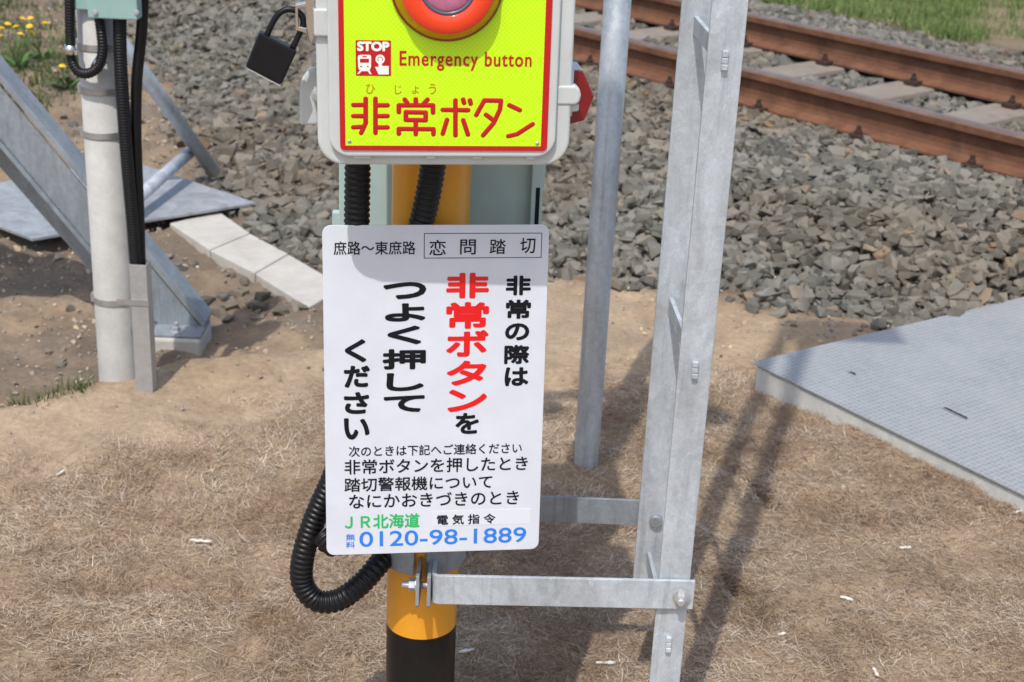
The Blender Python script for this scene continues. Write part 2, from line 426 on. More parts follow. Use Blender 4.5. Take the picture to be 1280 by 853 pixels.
def ground_z(x, y):
    x = np.asarray(x, float); y = np.asarray(y, float)
    t, s = st(x, y)
    toe = np.interp(t, TOE_T, TOE_S) + (vnoise(x,y,2.2,1)-.5)*.25
    up_ = sstep(0, 1, (s - toe)/np.maximum(.05, (-.75 - toe)))
    far = 1 - sstep(GAUGE+1.0, GAUGE+1.9, s)*.75
    z = .15*up_*far
    low = lowmask(x, y)
    z = z - .07*low*(1-up_)
    rough = (1-up_)
    z = z + rough*((vnoise(x,y,3.1,2)-.5)*.03 + (vnoise(x,y,11,3)-.5)*.014 + (vnoise(x,y,31,4)-.5)*.006)
    z = z + low*((vnoise(x,y,14,41)-.5)*.03 + (vnoise(x,y,36,42)-.5)*.014)*(1-up_)
    sm_ = strawmask(x, y)
    z = z + sm_*((vnoise(x,y,16,31)-.5)*.020 + (vnoise(x,y,38,32)-.5)*.010)
    for (c0, c1) in CRACKS:
        dx_, dy_ = c1[0]-c0[0], c1[1]-c0[1]; L2 = dx_*dx_+dy_*dy_
        tt = np.clip(((x-c0[0])*dx_+(y-c0[1])*dy_)/L2, 0, 1)
        dd = np.hypot(x-c0[0]-tt*dx_, y-c0[1]-tt*dy_) + (vnoise(x,y,25,33)-.5)*.014
        z = z - .05*np.exp(-(dd/.017)**2)
    pu = (x-PLA.x)*PLU.x+(y-PLA.y)*PLU.y; pv = (x-PLA.x)*PLV.x+(y-PLA.y)*PLV.y
    z = z + .032*sstep(.02,.5,pu)*np.exp(-(np.minimum(pv,0)/.22)**2)*(pv < .05)
    onp = (pv > .0) & (pv < 2.65) & (pu > PSK*pv - .01)
    z = np.where(onp, np.minimum(z, .045), z)
    z = np.where((pv > -.2) & (pv < 3) & ~onp, np.minimum(z, .05 + .45*np.maximum(0, PSK*pv - pu)), z)
    ridge = np.exp(-((y - np.interp(x, RIDX, RIDY) + .06)/.10)**2)*sstep(-.1,-.5,x)
    z = z + .018*ridge
    return z
def strawmask(x, y):
    edge = np.interp(x, [-3,-1.2,-.6,-.3,.0,.25,.55,.8,3], [3.05,3.2,3.5,3.65,3.8,3.85,3.9,3.85,3.9])
    d = edge - y + (vnoise(x,y,2.7,6)-.5)*.5 + (vnoise(x,y,9,7)-.5)*.22
    return sstep(-.06, .22, d)
gx = np.concatenate([-np.geomspace(2.6,300,40)[::-1], np.arange(-2.55, 2.5, .02), np.geomspace(2.55,300,40)])
gy = np.concatenate([-np.geomspace(.5,300,30)[::-1], np.arange(-.4,1.9,.12), np.arange(1.9, 4.7, .016), np.arange(4.7, 11, .05), np.geomspace(11.1,400,45)])
XX, YY = np.meshgrid(gx, gy, indexing='xy'); ZZ = ground_z(XX, YY)
nx, ny = len(gx), len(gy)
V = np.stack([XX, YY, ZZ], -1).reshape(-1, 3)
idx = np.arange(nx*ny).reshape(ny, nx)
F = np.stack([idx[:-1,:-1], idx[:-1,1:], idx[1:,1:], idx[1:,:-1]], -1).reshape(-1, 4)
def np_mesh(name, V, F, mats, smooth=False, kind=None):
    me = bpy.data.meshes.new(name); nv, nf, k = len(V), len(F), F.shape[1]
    me.vertices.add(nv); me.vertices.foreach_set('co', np.ascontiguousarray(V, np.float32).ravel())
    me.loops.add(nf*k); me.loops.foreach_set('vertex_index', np.ascontiguousarray(F, np.int32).ravel())
    me.polygons.add(nf); me.polygons.foreach_set('loop_start', np.arange(0, nf*k, k, dtype=np.int32))
    me.polygons.foreach_set('loop_total', np.full(nf, k, np.int32))
    me.materials.append(mats); me.update(calc_edges=True); me.validate()
    me.polygons.foreach_set('use_smooth', np.full(len(me.polygons), bool(smooth)))
    o = bpy.data.objects.new(name, me); COL.objects.link(o)
    if kind: o['kind'] = kind
    return o
ground = np_mesh('ground', V, F, M_ground, True, 'structure')
t_, s_ = st(XX, YY)
toe = np.interp(t_, TOE_T, TOE_S)
def mx(a, b, f): return a*(1-f[..., None]) + np.array(b)*f[..., None]
C = np.zeros(XX.shape+(3,)) + np.array((.50,.395,.28))                 # light sand
C = mx(C, (.225,.184,.145), lowmask(XX, YY)*.9)                        # greyer dirt at the left
C = mx(C, (.47,.355,.23), sstep(.35,.75,vnoise(XX,YY,4,9))*.5)
C = mx(C, (.40,.31,.215), strawmask(XX, YY)*.85)
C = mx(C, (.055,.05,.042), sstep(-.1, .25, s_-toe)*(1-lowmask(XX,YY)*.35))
C = mx(C, (.30,.24,.17), sstep(GAUGE+1.5, GAUGE+2.2, s_))
for (c0, c1) in CRACKS:
    dx_, dy_ = c1[0]-c0[0], c1[1]-c0[1]; tt = np.clip(((XX-c0[0])*dx_+(YY-c0[1])*dy_)/(dx_*dx_+dy_*dy_), 0, 1)
    C = mx(C, (.09,.065,.045), np.exp(-(np.hypot(XX-c0[0]-tt*dx_, YY-c0[1]-tt*dy_)/.016)**2))
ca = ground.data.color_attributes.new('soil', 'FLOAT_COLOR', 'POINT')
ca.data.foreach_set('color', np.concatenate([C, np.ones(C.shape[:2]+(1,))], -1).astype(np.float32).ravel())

# ------------------------------------------------------------------ stones
def stone_shapes(n, seed):
    r = random.Random(seed); out = []
    for _ in range(n):
        bm = bmesh.new()
        for cx in (-1, 1):
            for cy in (-1, 1):
                for cz in (-1, 1):
                    if r.random() < .22: continue
                    v = Vector((cx*r.uniform(.45,1.0), cy*r.uniform(.45,1.0), cz*r.uniform(.5,1.0)))
                    bm.verts.new((v.x*.50, v.y*.40, v.z*.28))
        for k in range(3):
            a = r.uniform(0, 6.28); bm.verts.new((.52*math.cos(a), .42*math.sin(a), r.uniform(-.15,.2)))
        h = bmesh.ops.convex_hull(bm, input=bm.verts)
        bmesh.ops.delete(bm, geom=list({g for g in h['geom_interior'] if isinstance(g, bmesh.types.BMVert)}), context='VERTS')
        bmesh.ops.triangulate(bm, faces=bm.faces)
        bm.verts.index_update()
        out.append((np.array([tuple(v.co) for v in bm.verts]), np.array([[v.index for v in f.verts] for f in bm.faces])))
        bm.free()
    return out
SHAPES = stone_shapes(28, 3)
def scatter_stones(name, P, size, mat, tilt=.6, kind='stuff'):
    n = len(P); which = rng.integers(0, len(SHAPES), n)
    yaw = rng.uniform(0, 2*np.pi, n); tx = rng.normal(0, tilt, n); ty = rng.normal(0, tilt, n)
    asp = rng.uniform(.75, 1.25, (n, 3))
    Vs, Fs, base = [], [], 0
    for k, (sv, sf) in enumerate(SHAPES):
        I = np.where(which == k)[0]
        if not len(I): continue
        v = sv[None]*asp[I][:, None]*size[I][:, None, None]
        c, s = np.cos(tx[I])[:,None], np.sin(tx[I])[:,None]
        y, z = v[...,1]*c - v[...,2]*s, v[...,1]*s + v[...,2]*c; x = v[...,0]
        c, s = np.cos(ty[I])[:,None], np.sin(ty[I])[:,None]
        x, z = x*c + z*s, -x*s + z*c
        c, s = np.cos(yaw[I])[:,None], np.sin(yaw[I])[:,None]
        x, y = x*c - y*s, x*s + y*c
        v = np.stack([x, y, z], -1) + P[I][:, None]
        Vs.append(v.reshape(-1, 3)); Fs.append((sf[None] + (np.arange(len(I))*len(sv))[:, None, None]).reshape(-1, 3) + base)
        base += len(I)*len(sv)
    return np_mesh(name, np.concatenate(Vs), np.concatenate(Fs), mat, False, kind)
def in_view(x, y, m=.35):
    lim = .40*y + m
    return (np.abs(x) < lim)
SLEEP_T = [.7377 + .531*k for k in range(-5, 7)]
def ballast_points(n_per_m2, x0, x1, y0, y1):
    n = int((x1-x0)*(y1-y0)*n_per_m2)
    x = rng.uniform(x0, x1, n); y = rng.uniform(y0, y1, n)
    t, s = st(x, y); toe = np.interp(t, TOE_T, TOE_S) + (vnoise(x,y,2.2,1)-.5)*.25 + (vnoise(x,y,13,8)-.5)*.16
    dens = sstep(-.10, .10, s-toe)*(1-sstep(GAUGE+1.05, GAUGE+1.35, s + (vnoise(x,y,3,12)-.5)*.5))
    keep = in_view(x, y) & (rng.random(n) < dens)
    onrail = (np.abs(s) < .085) | (np.abs(s-GAUGE) < .085)
    dt = np.min(np.abs(t[:,None]-np.array(SLEEP_T)[None]), 1)
    onsl = (dt < .15) & (s > -.02) & (s < GAUGE+.35)
    pu = (x-PLA.x)*PLU.x+(y-PLA.y)*PLU.y; pv = (x-PLA.x)*PLV.x+(y-PLA.y)*PLV.y
    onplate = (pv > -.02) & (pv < 2.65) & (pu > PSK*pv + .005)
    p0_ = ong(235,275,-.04); p1_ = ong(430,372,-.04); u0 = (p1_-p0_).to_2d(); l_ = u0.length; u0 = u0/l_
    on_lid = (np.abs(-(x-p0_.x)*u0.y+(y-p0_.y)*u0.x) < .13) & (np.abs((x-p0_.x)*u0.x+(y-p0_.y)*u0.y-l_/2) < l_/2+.1)
    keep &= ~onrail & ~onsl & ~onplate & ~on_lid
    return x[keep], y[keep], t[keep], s[keep]
x, y, t, s = ballast_points(1750, -3.8, 4.6, 3.9, 11.5)
size = np.clip(rng.lognormal(math.log(.052), .24, len(x)), .026, .085)
inside = (s > -.1) & (s < GAUGE+.1)
hh = np.where(inside, rng.uniform(-.02,.012,len(x)), rng.uniform(-.012,.022,len(x)))
hh += np.where((np.abs(s+.35)<.28), .012, 0)
ballast = scatter_stones('ballast', np.stack([x, y, ground_z(x,y)+hh], -1), size, M_stone, .42)

# loose pebbles on the soil and grit
def soil_pebbles(n, x0, x1, y0, y1, dens, smin, smed, smax, mat, name, sink=.2):
    x = rng.uniform(x0,x1,n); y = rng.uniform(y0,y1,n)
    p0_ = ong(235,275,-.04); p1_ = ong(430,372,-.04); u0 = (p1_-p0_).to_2d(); l_ = u0.length; u0 = u0/l_
    on_lid = (np.abs(-(x-p0_.x)*u0.y+(y-p0_.y)*u0.x) < .10) & (np.abs((x-p0_.x)*u0.x+(y-p0_.y)*u0.y-l_/2) < l_/2+.1)
    k = in_view(x,y) & (rng.random(n) < dens(x,y)) & ~on_lid; x, y = x[k], y[k]
    sz = np.clip(rng.lognormal(math.log(smed), .5, len(x)), smin, smax)
    return scatter_stones(name, np.stack([x,y,ground_z(x,y)+sz*sink], -1), sz, mat)
def d_dirt(x, y):
    t,s = st(x,y); toe = np.interp(t,TOE_T,TOE_S)
    return np.clip(lowmask(x,y)*(.25+.75*sstep(.45,.75,vnoise(x,y,2.5,14))) + .04*(1-strawmask(x,y)) + np.exp(-((s-toe)/.25)**2)*.5, 0, 1)
o = soil_pebbles(42000, -3.6, 1.6, 3.1, 9.5, d_dirt, .004, .0085, .055, M_soilstone, 'pebbles')
cpx = [(rng.normal(a, sa), rng.normal(b, sb)) for a, b, sa, sb, n_ in ((318,345,22,9,26),(295,372,26,8,12),(345,378,18,6,12),(215,330,18,8,5),(60,430,40,10,3),(150,120,40,25,60)) for _ in range(n_)]
cp = np.array([tuple(ong(a, b, -.05)) for a, b in cpx]); csz = np.clip(rng.lognormal(math.log(.036), .35, len(cp)), .015, .07)
p0_ = ong(235,275,-.04); p1_ = ong(430,372,-.04); u0 = (p1_-p0_).to_2d(); u0.normalize()
off_lid = np.abs(-(cp[:,0]-p0_.x)*u0.y+(cp[:,1]-p0_.y)*u0.x) > .13
cp, csz = cp[off_lid], csz[off_lid]
cp[:,2] = ground_z(cp[:,0], cp[:,1]) + csz*.12
scatter_stones('loose_stones', cp, csz, M_stone, .15)
def d_weedsoil(x, y):
    t,s = st(x,y); return sstep(.35,.6,vnoise(x,y,1.3,15))*sstep(-1.6,-2.4,x)
o = soil_pebbles(9000, -1.6, 1.4, 2.1, 4.6, lambda x,y: .06+.6*(1-strawmask(x,y))*vnoise(x,y,3,51), .002, .0042, .016, M_soilstone, 'fine_pebbles')

# ------------------------------------------------------------------ blades of straw and grass
def blades(name, P, L, width, elev, az, curl, mat, seg=3):
    n = len(P); rows = seg+1
    d = np.stack([np.cos(az), np.sin(az)], -1); side = np.stack([-np.sin(az), np.cos(az)], -1)
    pos = P.copy(); e = elev.copy(); pts = []
    for k in range(rows):
        wdt = width*(1-.85*(k/seg)**1.5)*.5
        a = pos.copy(); b = pos.copy()
        a[:, :2] += side*wdt[:, None]; b[:, :2] -= side*wdt[:, None]
        pts += [a, b]
        stp = L/seg
        pos = pos + np.stack([d[:,0]*np.cos(e)*stp, d[:,1]*np.cos(e)*stp, np.sin(e)*stp], -1)
        e = e + curl/seg
        th = rng.normal(0, .28, n); c, s_ = np.cos(th), np.sin(th)
        d = np.stack([d[:,0]*c-d[:,1]*s_, d[:,0]*s_+d[:,1]*c], -1); side = np.stack([-d[:,1], d[:,0]], -1)
    V = np.stack(pts, 1); nv = rows*2
    q = np.array([[2*k, 2*k+1, 2*k+3, 2*k+2] for k in range(seg)])
    F = (q[None] + (np.arange(n)*nv)[:, None, None]).reshape(-1, 4)
    return np_mesh(name, V.reshape(-1, 3), F, mat, True, 'stuff')
N = 520000
x = rng.uniform(-1.75, 1.75, N); y = 1.95 + (3.95-1.95)*rng.random(N)**1.15
cl = .35+.65*sstep(.25,.6,vnoise(x,y,8,21))
k = in_view(x, y, .2) & (rng.random(N) < strawmask(x,y)*cl)
for (c0, c1) in CRACKS:
    dx_, dy_ = c1[0]-c0[0], c1[1]-c0[1]; tt = np.clip(((x-c0[0])*dx_+(y-c0[1])*dy_)/(dx_*dx_+dy_*dy_), 0, 1)
    k &= np.hypot(x-c0[0]-tt*dx_, y-c0[1]-tt*dy_) > .016
x, y = x[k], y[k]; n = len(x)
flow = vnoise(x,y,1.6,22)*6.28*1.3 + rng.normal(0,1.2,n)
Lb = rng.uniform(.010, .042, n)
blades('dry_grass', np.stack([x,y,ground_z(x,y)+rng.uniform(-.004,.007,n)],-1), Lb, rng.uniform(.0006,.0016,n),
       np.abs(rng.normal(.10,.25,n)), flow, rng.normal(-.3,.35,n), M_straw)

def tufts(name, spots, mat, kindlen, wid, n_each, spread):
    xs, ys = [], []
    for (cx, cy) in spots:
        m = int(n_each*random.uniform(.5,1.4)); xs.append(rng.normal(cx, spread*random.uniform(.6,1.3), m)); ys.append(rng.normal(cy, spread*random.uniform(.6,1.3), m))
    x = np.concatenate(xs); y = np.concatenate(ys); n = len(x)
    return blades(name, np.stack([x,y,ground_z(x,y)-.005],-1), kindlen*rng.uniform(.45,1.2,n), wid*rng.uniform(.6,1.4,n),
                  rng.uniform(.7,1.45,n), rng.uniform(0,6.28,n), rng.normal(-.5,.5,n), mat)
# grass beyond the far rail
sp = []
while len(sp) < 420:
    px, py = random.uniform(940,1290), random.uniform(-60,56)
    if py > 6+ (px-965)*.17 : continue
    if px > 1215 and py > 8 and random.random() < .85: continue
    p = ong(px, py, .06); sp.append((p.x, p.y))
tufts('grass', sp, M_grass, .10, .006, 55, .08)
# weeds at the far left and small tufts
sp = []
while len(sp) < 190:
    px, py = random.uniform(-60,250), random.uniform(-60,150)
    if py > 135 - px*.45 + random.uniform(-25,25): continue
    if px > 110 and random.random() < .6: continue
    p = ong(px, py, .0); sp.append((p.x, p.y))
tufts('weeds', sp, M_weed, .085, .006, 30, .07)
sp = [tuple(ong(px,py,0).to_2d()) for px,py in ((70,503),(88,497),(105,494),(20,512),(370,238),(225,30),(262,24),(50,510),(96,499))]
tufts('grass_sprouts', sp, M_weed, .055, .003, 26, .018)

# ------------------------------------------------------------------ track
prof = [(-.0635,0),(.0635,0),(.0635,.010),(.012,.028),(.0075,.045),(.0075,.095),(.012,.108),(.0325,.117),(.0325,.143),(.026,.151),(.012,.153),(-.012,.153),(-.026,.151),(-.0325,.143),(-.0325,.117),(-.012,.108),(-.0075,.095),(-.0075,.045),(-.012,.028),(-.0635,.010)]
def rail(offset, label):
    o = thing('rail', label, 'rail', group='running rails of the track')
    mb = MB(); L0, L1 = -7, 9; n = len(prof)
    base = ra + rn*offset; base.z = RZ-.153
    Va = [base + rd*L0 + rn*a + Vector((0,0,b)) for a, b in prof]; Vb = [base + rd*L1 + rn*a + Vector((0,0,b)) for a, b in prof]
    for i in range(n):
        j = (i+1) % n; mb.cm = 1 if 8 <= i <= 12 else 0
        mb.add([Va[i], Va[j], Vb[j], Vb[i]], [(0,1,2,3)], False)
    mb.build('rail_bar', [M_rail, M_railtop], o)
    return o
rail(0.0, 'nearer of the two rusty running rails, along the near edge of the track')
rail(GAUGE, 'farther of the two rusty running rails, beside the green grass')
clipm = None
for i, tt in enumerate(SLEEP_T):
    c = ra + rd*tt + rn*(GAUGE/2); c.z = 0
    if not (-.6 < c.x < 4.6): continue
    o = thing('sleeper', 'weathered concrete sleeper lying across under both rusty rails in the ballast', 'sleeper', Matrix((rd, rn, Vector((0,0,1)))).transposed().to_4x4(), 'concrete sleepers under the rails')
    o.location = c
    mb = MB(); x0 = .105
    mb.add([(-.14,-1.0,.0),(.14,-1.0,.0),(.14,1.0,.0),(-.14,1.0,.0),(-x0,-1.0,.174),(x0,-1.0,.174),(x0,1.0,.174),(-x0,1.0,.174)],
           [(0,3,2,1),(4,5,6,7),(0,1,5,4),(1,2,6,5),(2,3,7,6),(3,0,4,7)])
    mb.build('sleeper_body', M_sleeper, o, .008)
    for sgn in (-1, 1):
        for side in (-1, 1):
            mb = MB(); yc = sgn*GAUGE/2 + side*.085
            mb.box(-.035,.035,yc-.028,yc+.028,.176,.198)
            mb.T = Matrix.Translation((0, yc, .198)); mb.prism([(.017*math.cos(R_(60*k)),.017*math.sin(R_(60*k))) for k in range(6)], 0, .016)
            mb.lathe([(.010,.015),(.010,.034),(.0005,.035)], 10, False)
            mb.T = Matrix.Identity(4)
            mb.build('rail_clip', M_clip, o, .003)

# ------------------------------------------------------------------ guard post
PX, PY, PR = -.1275, 2.08, .0572
post = thing('crossing_signal_post', 'yellow and black striped round steel post carrying the button box and white notice', 'post', Vector((PX, PY, 0)))
zb = at(528, 800, PY-PR).z
for name, mat, z0, z1 in (('black_band', M_black, -.05, zb), ('yellow_band', M_yellow, zb, 1.75), ('upper_black_band', M_black, 1.75, 2.8)):
    mb = MB(); mb.lathe([(PR,z0),(PR,z1)], 64)
    if z1 > 3: mb.lathe([(PR,z1),(PR*.7,z1+.014),(.0005,z1+.018)], 64)
    mb.build(name, mat, post)
mb = MB(); mb.box(-.32,.20,-.02,.02,2.74,2.77); mb.build('lamp_arm', M_galv, post, .003)
for sg in (-1,1):
    mb = MB(); Tl = Matrix.Translation((sg*.22-.06,-.09,2.755)) @ Matrix.Rotation(R_(90),4,'X'); mb.lathe([(.0005,-.06),(.07,-.05),(.10,0),(.10,.02),(.07,.03),(.0005,.03)], 40, True, Tl); mb.build('lamp_hood', M_black, post)
mb = MB(); mb.lathe([(PR+.002,-.02),(PR+.012,.0),(PR+.012,.035),(PR+.002,.045)], 48); mb.build('ground_collar', M_black, post)

# ------------------------------------------------------------------ notice sign
MS = frame(at(546, 486, 1.966), 7.77, 4.3, .46)
def suv(px, py): return uv_of(MS, px, py, .0012)
c4 = [suv(403,283), suv(686,280), suv(674,687), suv(408,694)]
sx0 = (c4[0].x+c4[3].x)/2; sx1 = (c4[1].x+c4[2].x)/2; sy1 = (c4[0].y+c4[1].y)/2; sy0 = (c4[2].y+c4[3].y)/2
sign = thing('notice_sign', 'white rectangular notice plate covered in black, red, green and blue Japanese lettering on the post', 'sign', MS)
mb = MB(); mb.prism(rrect(sx0,sx1,sy0,sy1,.012,8), -.0012, .0012); mb.build('plate', M_white, sign, .0006)
for v0, v1, d0 in ((-.22,-.19,-.028),(.16,.19,-.012)):
    mb = MB(); mb.box(-.03,.03,v0,v1,d0,-.0013); mb.build('mounting_bracket', M_galv, sign, .001)

def glyphs(items, name, mat, parent, MF, c, off=0.0, label=None, spacing=1.0):
    """items: (text, (px,py) bottom-left, (px,py) top-right): filled outlines laid on a face"""
    V, F = [], []
    for txt, bl, tr in items:
        cu = bpy.data.curves.new('lettering', 'FONT'); cu.body = txt; cu.size = 1; cu.resolution_u = 4; cu.space_character = spacing
        cu.fill_mode = 'FRONT'
        ob = bpy.data.objects.new('lettering', cu); COL.objects.link(ob)
        dg = bpy.context.evaluated_depsgraph_get(); me = bpy.data.meshes.new_from_object(ob.evaluated_get(dg))
        bpy.data.objects.remove(ob); bpy.data.curves.remove(cu)
        co = np.array([tuple(v.co) for v in me.vertices])
        mn, mxx = co.min(0), co.max(0)
        a = uv_of(MF, *bl, c); b = uv_of(MF, *tr, c)
        co[:,0] = a.x + (co[:,0]-mn[0])/(mxx[0]-mn[0])*(b.x-a.x)
        co[:,1] = a.y + (co[:,1]-mn[1])/(mxx[1]-mn[1])*(b.y-a.y)
        # off = stroke thickening in metres: the outline is laid again, shifted all round, each 12 microns higher
        sh = [(0,0)] + ([(off*math.cos(2*math.pi*k/10), off*math.sin(2*math.pi*k/10)) for k in range(10)] if off > 0 else [])
        sq = (b.x-a.x, b.y-a.y)
        fx_ = (sq[0]-2*off)/sq[0]; fy_ = (sq[1]-2*off)/sq[1]; mxc, myc = (a.x+b.x)/2, (a.y+b.y)/2
        for q_, (ox, oy) in enumerate(sh):
            base = len(V); V += [(mxc+(p[0]-mxc)*fx_+ox, myc+(p[1]-myc)*fy_+oy, c+q_*.000012) for p in co]; F += [[base+i for i in p.vertices] for p in me.polygons]
        bpy.data.meshes.remove(me)
    me = bpy.data.meshes.new(name); me.from_pydata(V, [], F); me.materials.append(mat); me.update()
    o = bpy.data.objects.new(name, me); COL.objects.link(o); o.parent = parent
    if label: o['label'] = label
    return o
def col_items(txt, boxes): return [(ch, (x0,y1), (x1,y0)) for ch, (x0,x1,y0,y1) in zip(txt, boxes)]
C0 = .0017
glyphs(col_items('非常の際は', [(632,664,344.5,369.5),(632,664,374.5,399),(631,662,404,426),(630,662,431,455.5),(630.5,661,459,483)]), 'lettering', M_ink, sign, MS, C0, .0013, 'right column of black lettering')
glyphs(col_items('非常ボタン', [(557.5,611.5,341,373.5),(557.5,611.5,377.5,411.5),(557.5,611,412.5,446.5),(558,608.5,450.5,482.5),(559,609,486.5,515.5)]), 'lettering', M_red, sign, MS, C0, .0018, 'red column of lettering')
glyphs(col_items('を', [(569,599,516,543)]), 'lettering', M_ink, sign, MS, C0, .0013, 'black character under the red column')
glyphs(col_items('つよく押して', [(479,533,352.5,374.5),(481,532,379,402.5),(484,527,407,431),(478,532.5,436,462.5),(483,530,466,489.5),(479.5,531,494,516)]), 'lettering', M_ink, sign, MS, C0, .0017, 'wide black column of lettering')
glyphs(col_items('ください', [(431,458,424,453.5),(430,462.5,457,485),(430,461.5,490,518),(430,462,522.5,550)]), 'lettering', M_ink, sign, MS, C0, .0016, 'left column of black lettering')
glyphs([('庶路～東庶路',(417,319),(519.5,301.5))], 'lettering', M_ink, sign, MS, C0, .00018)
for it in col_items('恋問踏切', [(536.5,557.5,300,319.5),(575,595,299.5,318.5),(612,632.5,299,318),(650,669.5,297.5,317)]): glyphs([it], 'lettering', M_ink, sign, MS, C0, .00018)
p0, p1, p2, p3 = suv(530,324.5), suv(677,321), suv(677.5,290), suv(530,293)
fx0, fx1, fy0, fy1 = (p0.x+p3.x)/2, (p1.x+p2.x)/2, (p0.y+p1.y)/2, (p2.y+p3.y)/2
mb = MB(); th = .0008
mb.ring_prism([(fx0,fy0),(fx1,fy0),(fx1,fy1),(fx0,fy1)], [(fx0+th,fy0+th),(fx1-th,fy0+th),(fx1-th,fy1-th),(fx0+th,fy1-th)], .0011, C0)
mb.build('name_frame', M_ink, sign)
glyphs([('次のときは下記へご連絡ください',(436,571.5),(652.5,553.5))], 'lettering', M_ink, sign, MS, C0, .0002)
glyphs([('非常ボタンを押したとき',(430.7,593.5),(660,570))], 'lettering', M_ink, sign, MS, C0, .0003)
glyphs([('踏切警報機について',(430.5,615.4),(615.6,593.5))], 'lettering', M_ink, sign, MS, C0, .0003)
glyphs([('なにかおきづきのとき',(436.4,636),(649,613))], 'lettering', M_ink, sign, MS, C0, .0003)
q0, q1 = suv(541,658), suv(663,636)
mb = MB(); mb.prism([(q0.x,q0.y),(q1.x,q0.y),(q1.x,q1.y),(q0.x,q1.y)], .0010, .0015); mb.build('sticker', M_sticker, sign)
glyphs([('ＪＲ北海道',(431,662),(524.6,641.5))], 'lettering', M_green, sign, MS, C0, .0005, 'green lettering')
glyphs([('電 気 指 令',(546,656.6),(619.5,642))], 'lettering', M_ink, sign, MS, C0+.0003, .0003)
glyphs([('無',(432.5,676),(443.5,667.5)),('料',(432.5,685.5),(443.5,677))], 'lettering', M_blue, sign, MS, C0, .0001, 'small blue lettering')
glyphs([('0120-98-1889',(449.3,684),(658,659))], 'lettering', M_blue, sign, MS, C0, .0003, 'blue telephone number')

# ------------------------------------------------------------------ emergency button box
MBX = frame(at(556, 120, 1.860), 6.36, 0.0, .79)
def buv(px, py, c=0.0): return uv_of(MBX, px, py, c)
box = thing('emergency_button_box', 'grey plastic box with a yellow and red Emergency button panel on the striped post', 'button box', MBX)
l0 = buv(397.5,209.5); l1 = buv(712,209.5)
lx0, lx1, ly0 = l0.x, l1.x, (l0.y+l1.y)/2; ly1 = ly0 + .40
mb = MB(); mb.prism(rrect(lx0,lx1,ly0,ly1,.034,10), -.034, -.010); mb.build('lid', M_boxgrey, box, .004, 3)
i0 = buv(412,197); i1 = buv(694,197)
mb = MB(); mb.prism(rrect(i0.x,i1.x,(i0.y+i1.y)/2,ly1-.012,.026,10), -.0101, -.0012); mb.build('lid_raised_face', M_boxgrey, box, .003, 3)
mb = MB(); mb.prism(rrect(lx0+.014,lx1-.014,ly0+.014,ly1-.014,.028,10), -.112, -.0342); mb.build('back_shell', M_boxgrey, box, .004, 3)
mb = MB(); mb.prism(rrect(lx0+.10,lx1-.10,ly0+.05,ly1-.05,.02,6), -.150, -.1122); mb.build('post_bracket', M_galv, box, .002)
# three ribs under the lid edge
for px in (447, 458, 539, 597, 664):
    mb = MB(); q = buv(px, 199); mb.box(q.x-.006, q.x+.006, (i0.y+i1.y)/2-.0035, (i0.y+i1.y)/2+.001, -.0098, -.004)
    mb.build('lid_nib', M_boxgrey, box, .0012)
r0 = buv(425.3,187); r1 = buv(685,190)
rx0, rx1, ry0 = r0.x, buv(687,95).x, (r0.y+r1.y)/2; ry1 = ly1-.03
mb = MB(); mb.prism(rrect(rx0,rx1,ry0,ry1,.006,5), -.0011, .0004); mb.build('warning_panel_border', M_dred, box)
y0 = buv(432,181); y1 = buv(676,184)
yx0, yx1, yy0 = y0.x, buv(679,95).x, (y0.y+y1.y)/2
mb = MB(); mb.prism([(yx0,yy0),(yx1,yy0),(yx1,ry1-.008),(yx0,ry1-.008)], .0003, .0008); mb.build('warning_panel', M_ypanel, box)
CB = .0012
glyphs([('Emergency button',(499.5,88),(665,65.5))], 'lettering', M_dred, box, MBX, CB, .00035, None, 1.12)
for it in col_items('ひじょう', [(457.5,469,105.5,117.5),(493.5,502,106.5,118),(515,523.5,107.5,117.5),(536,545,105,118)]): glyphs([it], 'lettering', M_btnside, box, MBX, CB, .0, 'thin furigana lettering')
def zz(X, Y): return buv(425+X/4.923, 95+Y/4.923)
STK = [[(158,140),(158,290),(130,350)],[(82,178),(158,178)],[(82,246),(158,246)],[(82,315),(148,312)],[(218,140),(218,350)],[(218,180),(292,180)],[(218,246),(292,246)],[(218,316),(292,316)],
 [(398,145),(415,168)],[(466,143),(466,175)],[(538,145),(515,170)],[(362,222),(362,180),(572,180),(572,225)],[(405,222),(527,225),(527,272),(405,270),(405,222)],[(466,275),(466,358)],[(362,355),(362,325),(575,327),(575,358)],
 [(632,208),(788,210)],[(710,150),(710,365)],[(658,270),(632,355)],[(758,272),(787,360)],[(757,145),(763,165)],[(799,150),(804,170)],
 [(838,240),(888,150),(990,152),(984,205),(945,290),(880,365)],[(898,238),(938,268)],[(1042,180),(1106,210)],[(1035,370),(1090,357),(1185,296)]]
mb = MB(); sr = .0031
for stn in STK:
    Pq = [zz(*p) for p in stn]
    fine = []
    for i in range(len(Pq)-1):
        for k in range(8): fine.append(Pq[i].lerp(Pq[i+1], k/8))
    fine.append(Pq[-1])
    for i in range(len(Pq)-1):          # each straight run with round ends, squeezed flat
        a, b = Pq[i], Pq[i+1]; d = (b-a).normalized()
        pts, rad = [], []
        for k in range(6):
            th = R_(90*k/5); pts.append(a - d*sr*math.cos(th)); rad.append(max(1e-5, sr*math.sin(th)))
        for k in range(6):
            th = R_(90*k/5); pts.append(b + d*sr*math.sin(th)); rad.append(max(1e-5, sr*math.cos(th)))
        mb.tube([(p.x,p.y,.0009) for p in pts], sr, 12, False, rad, flat=(.0009, .18))
mb.build('lettering', M_dred, box)
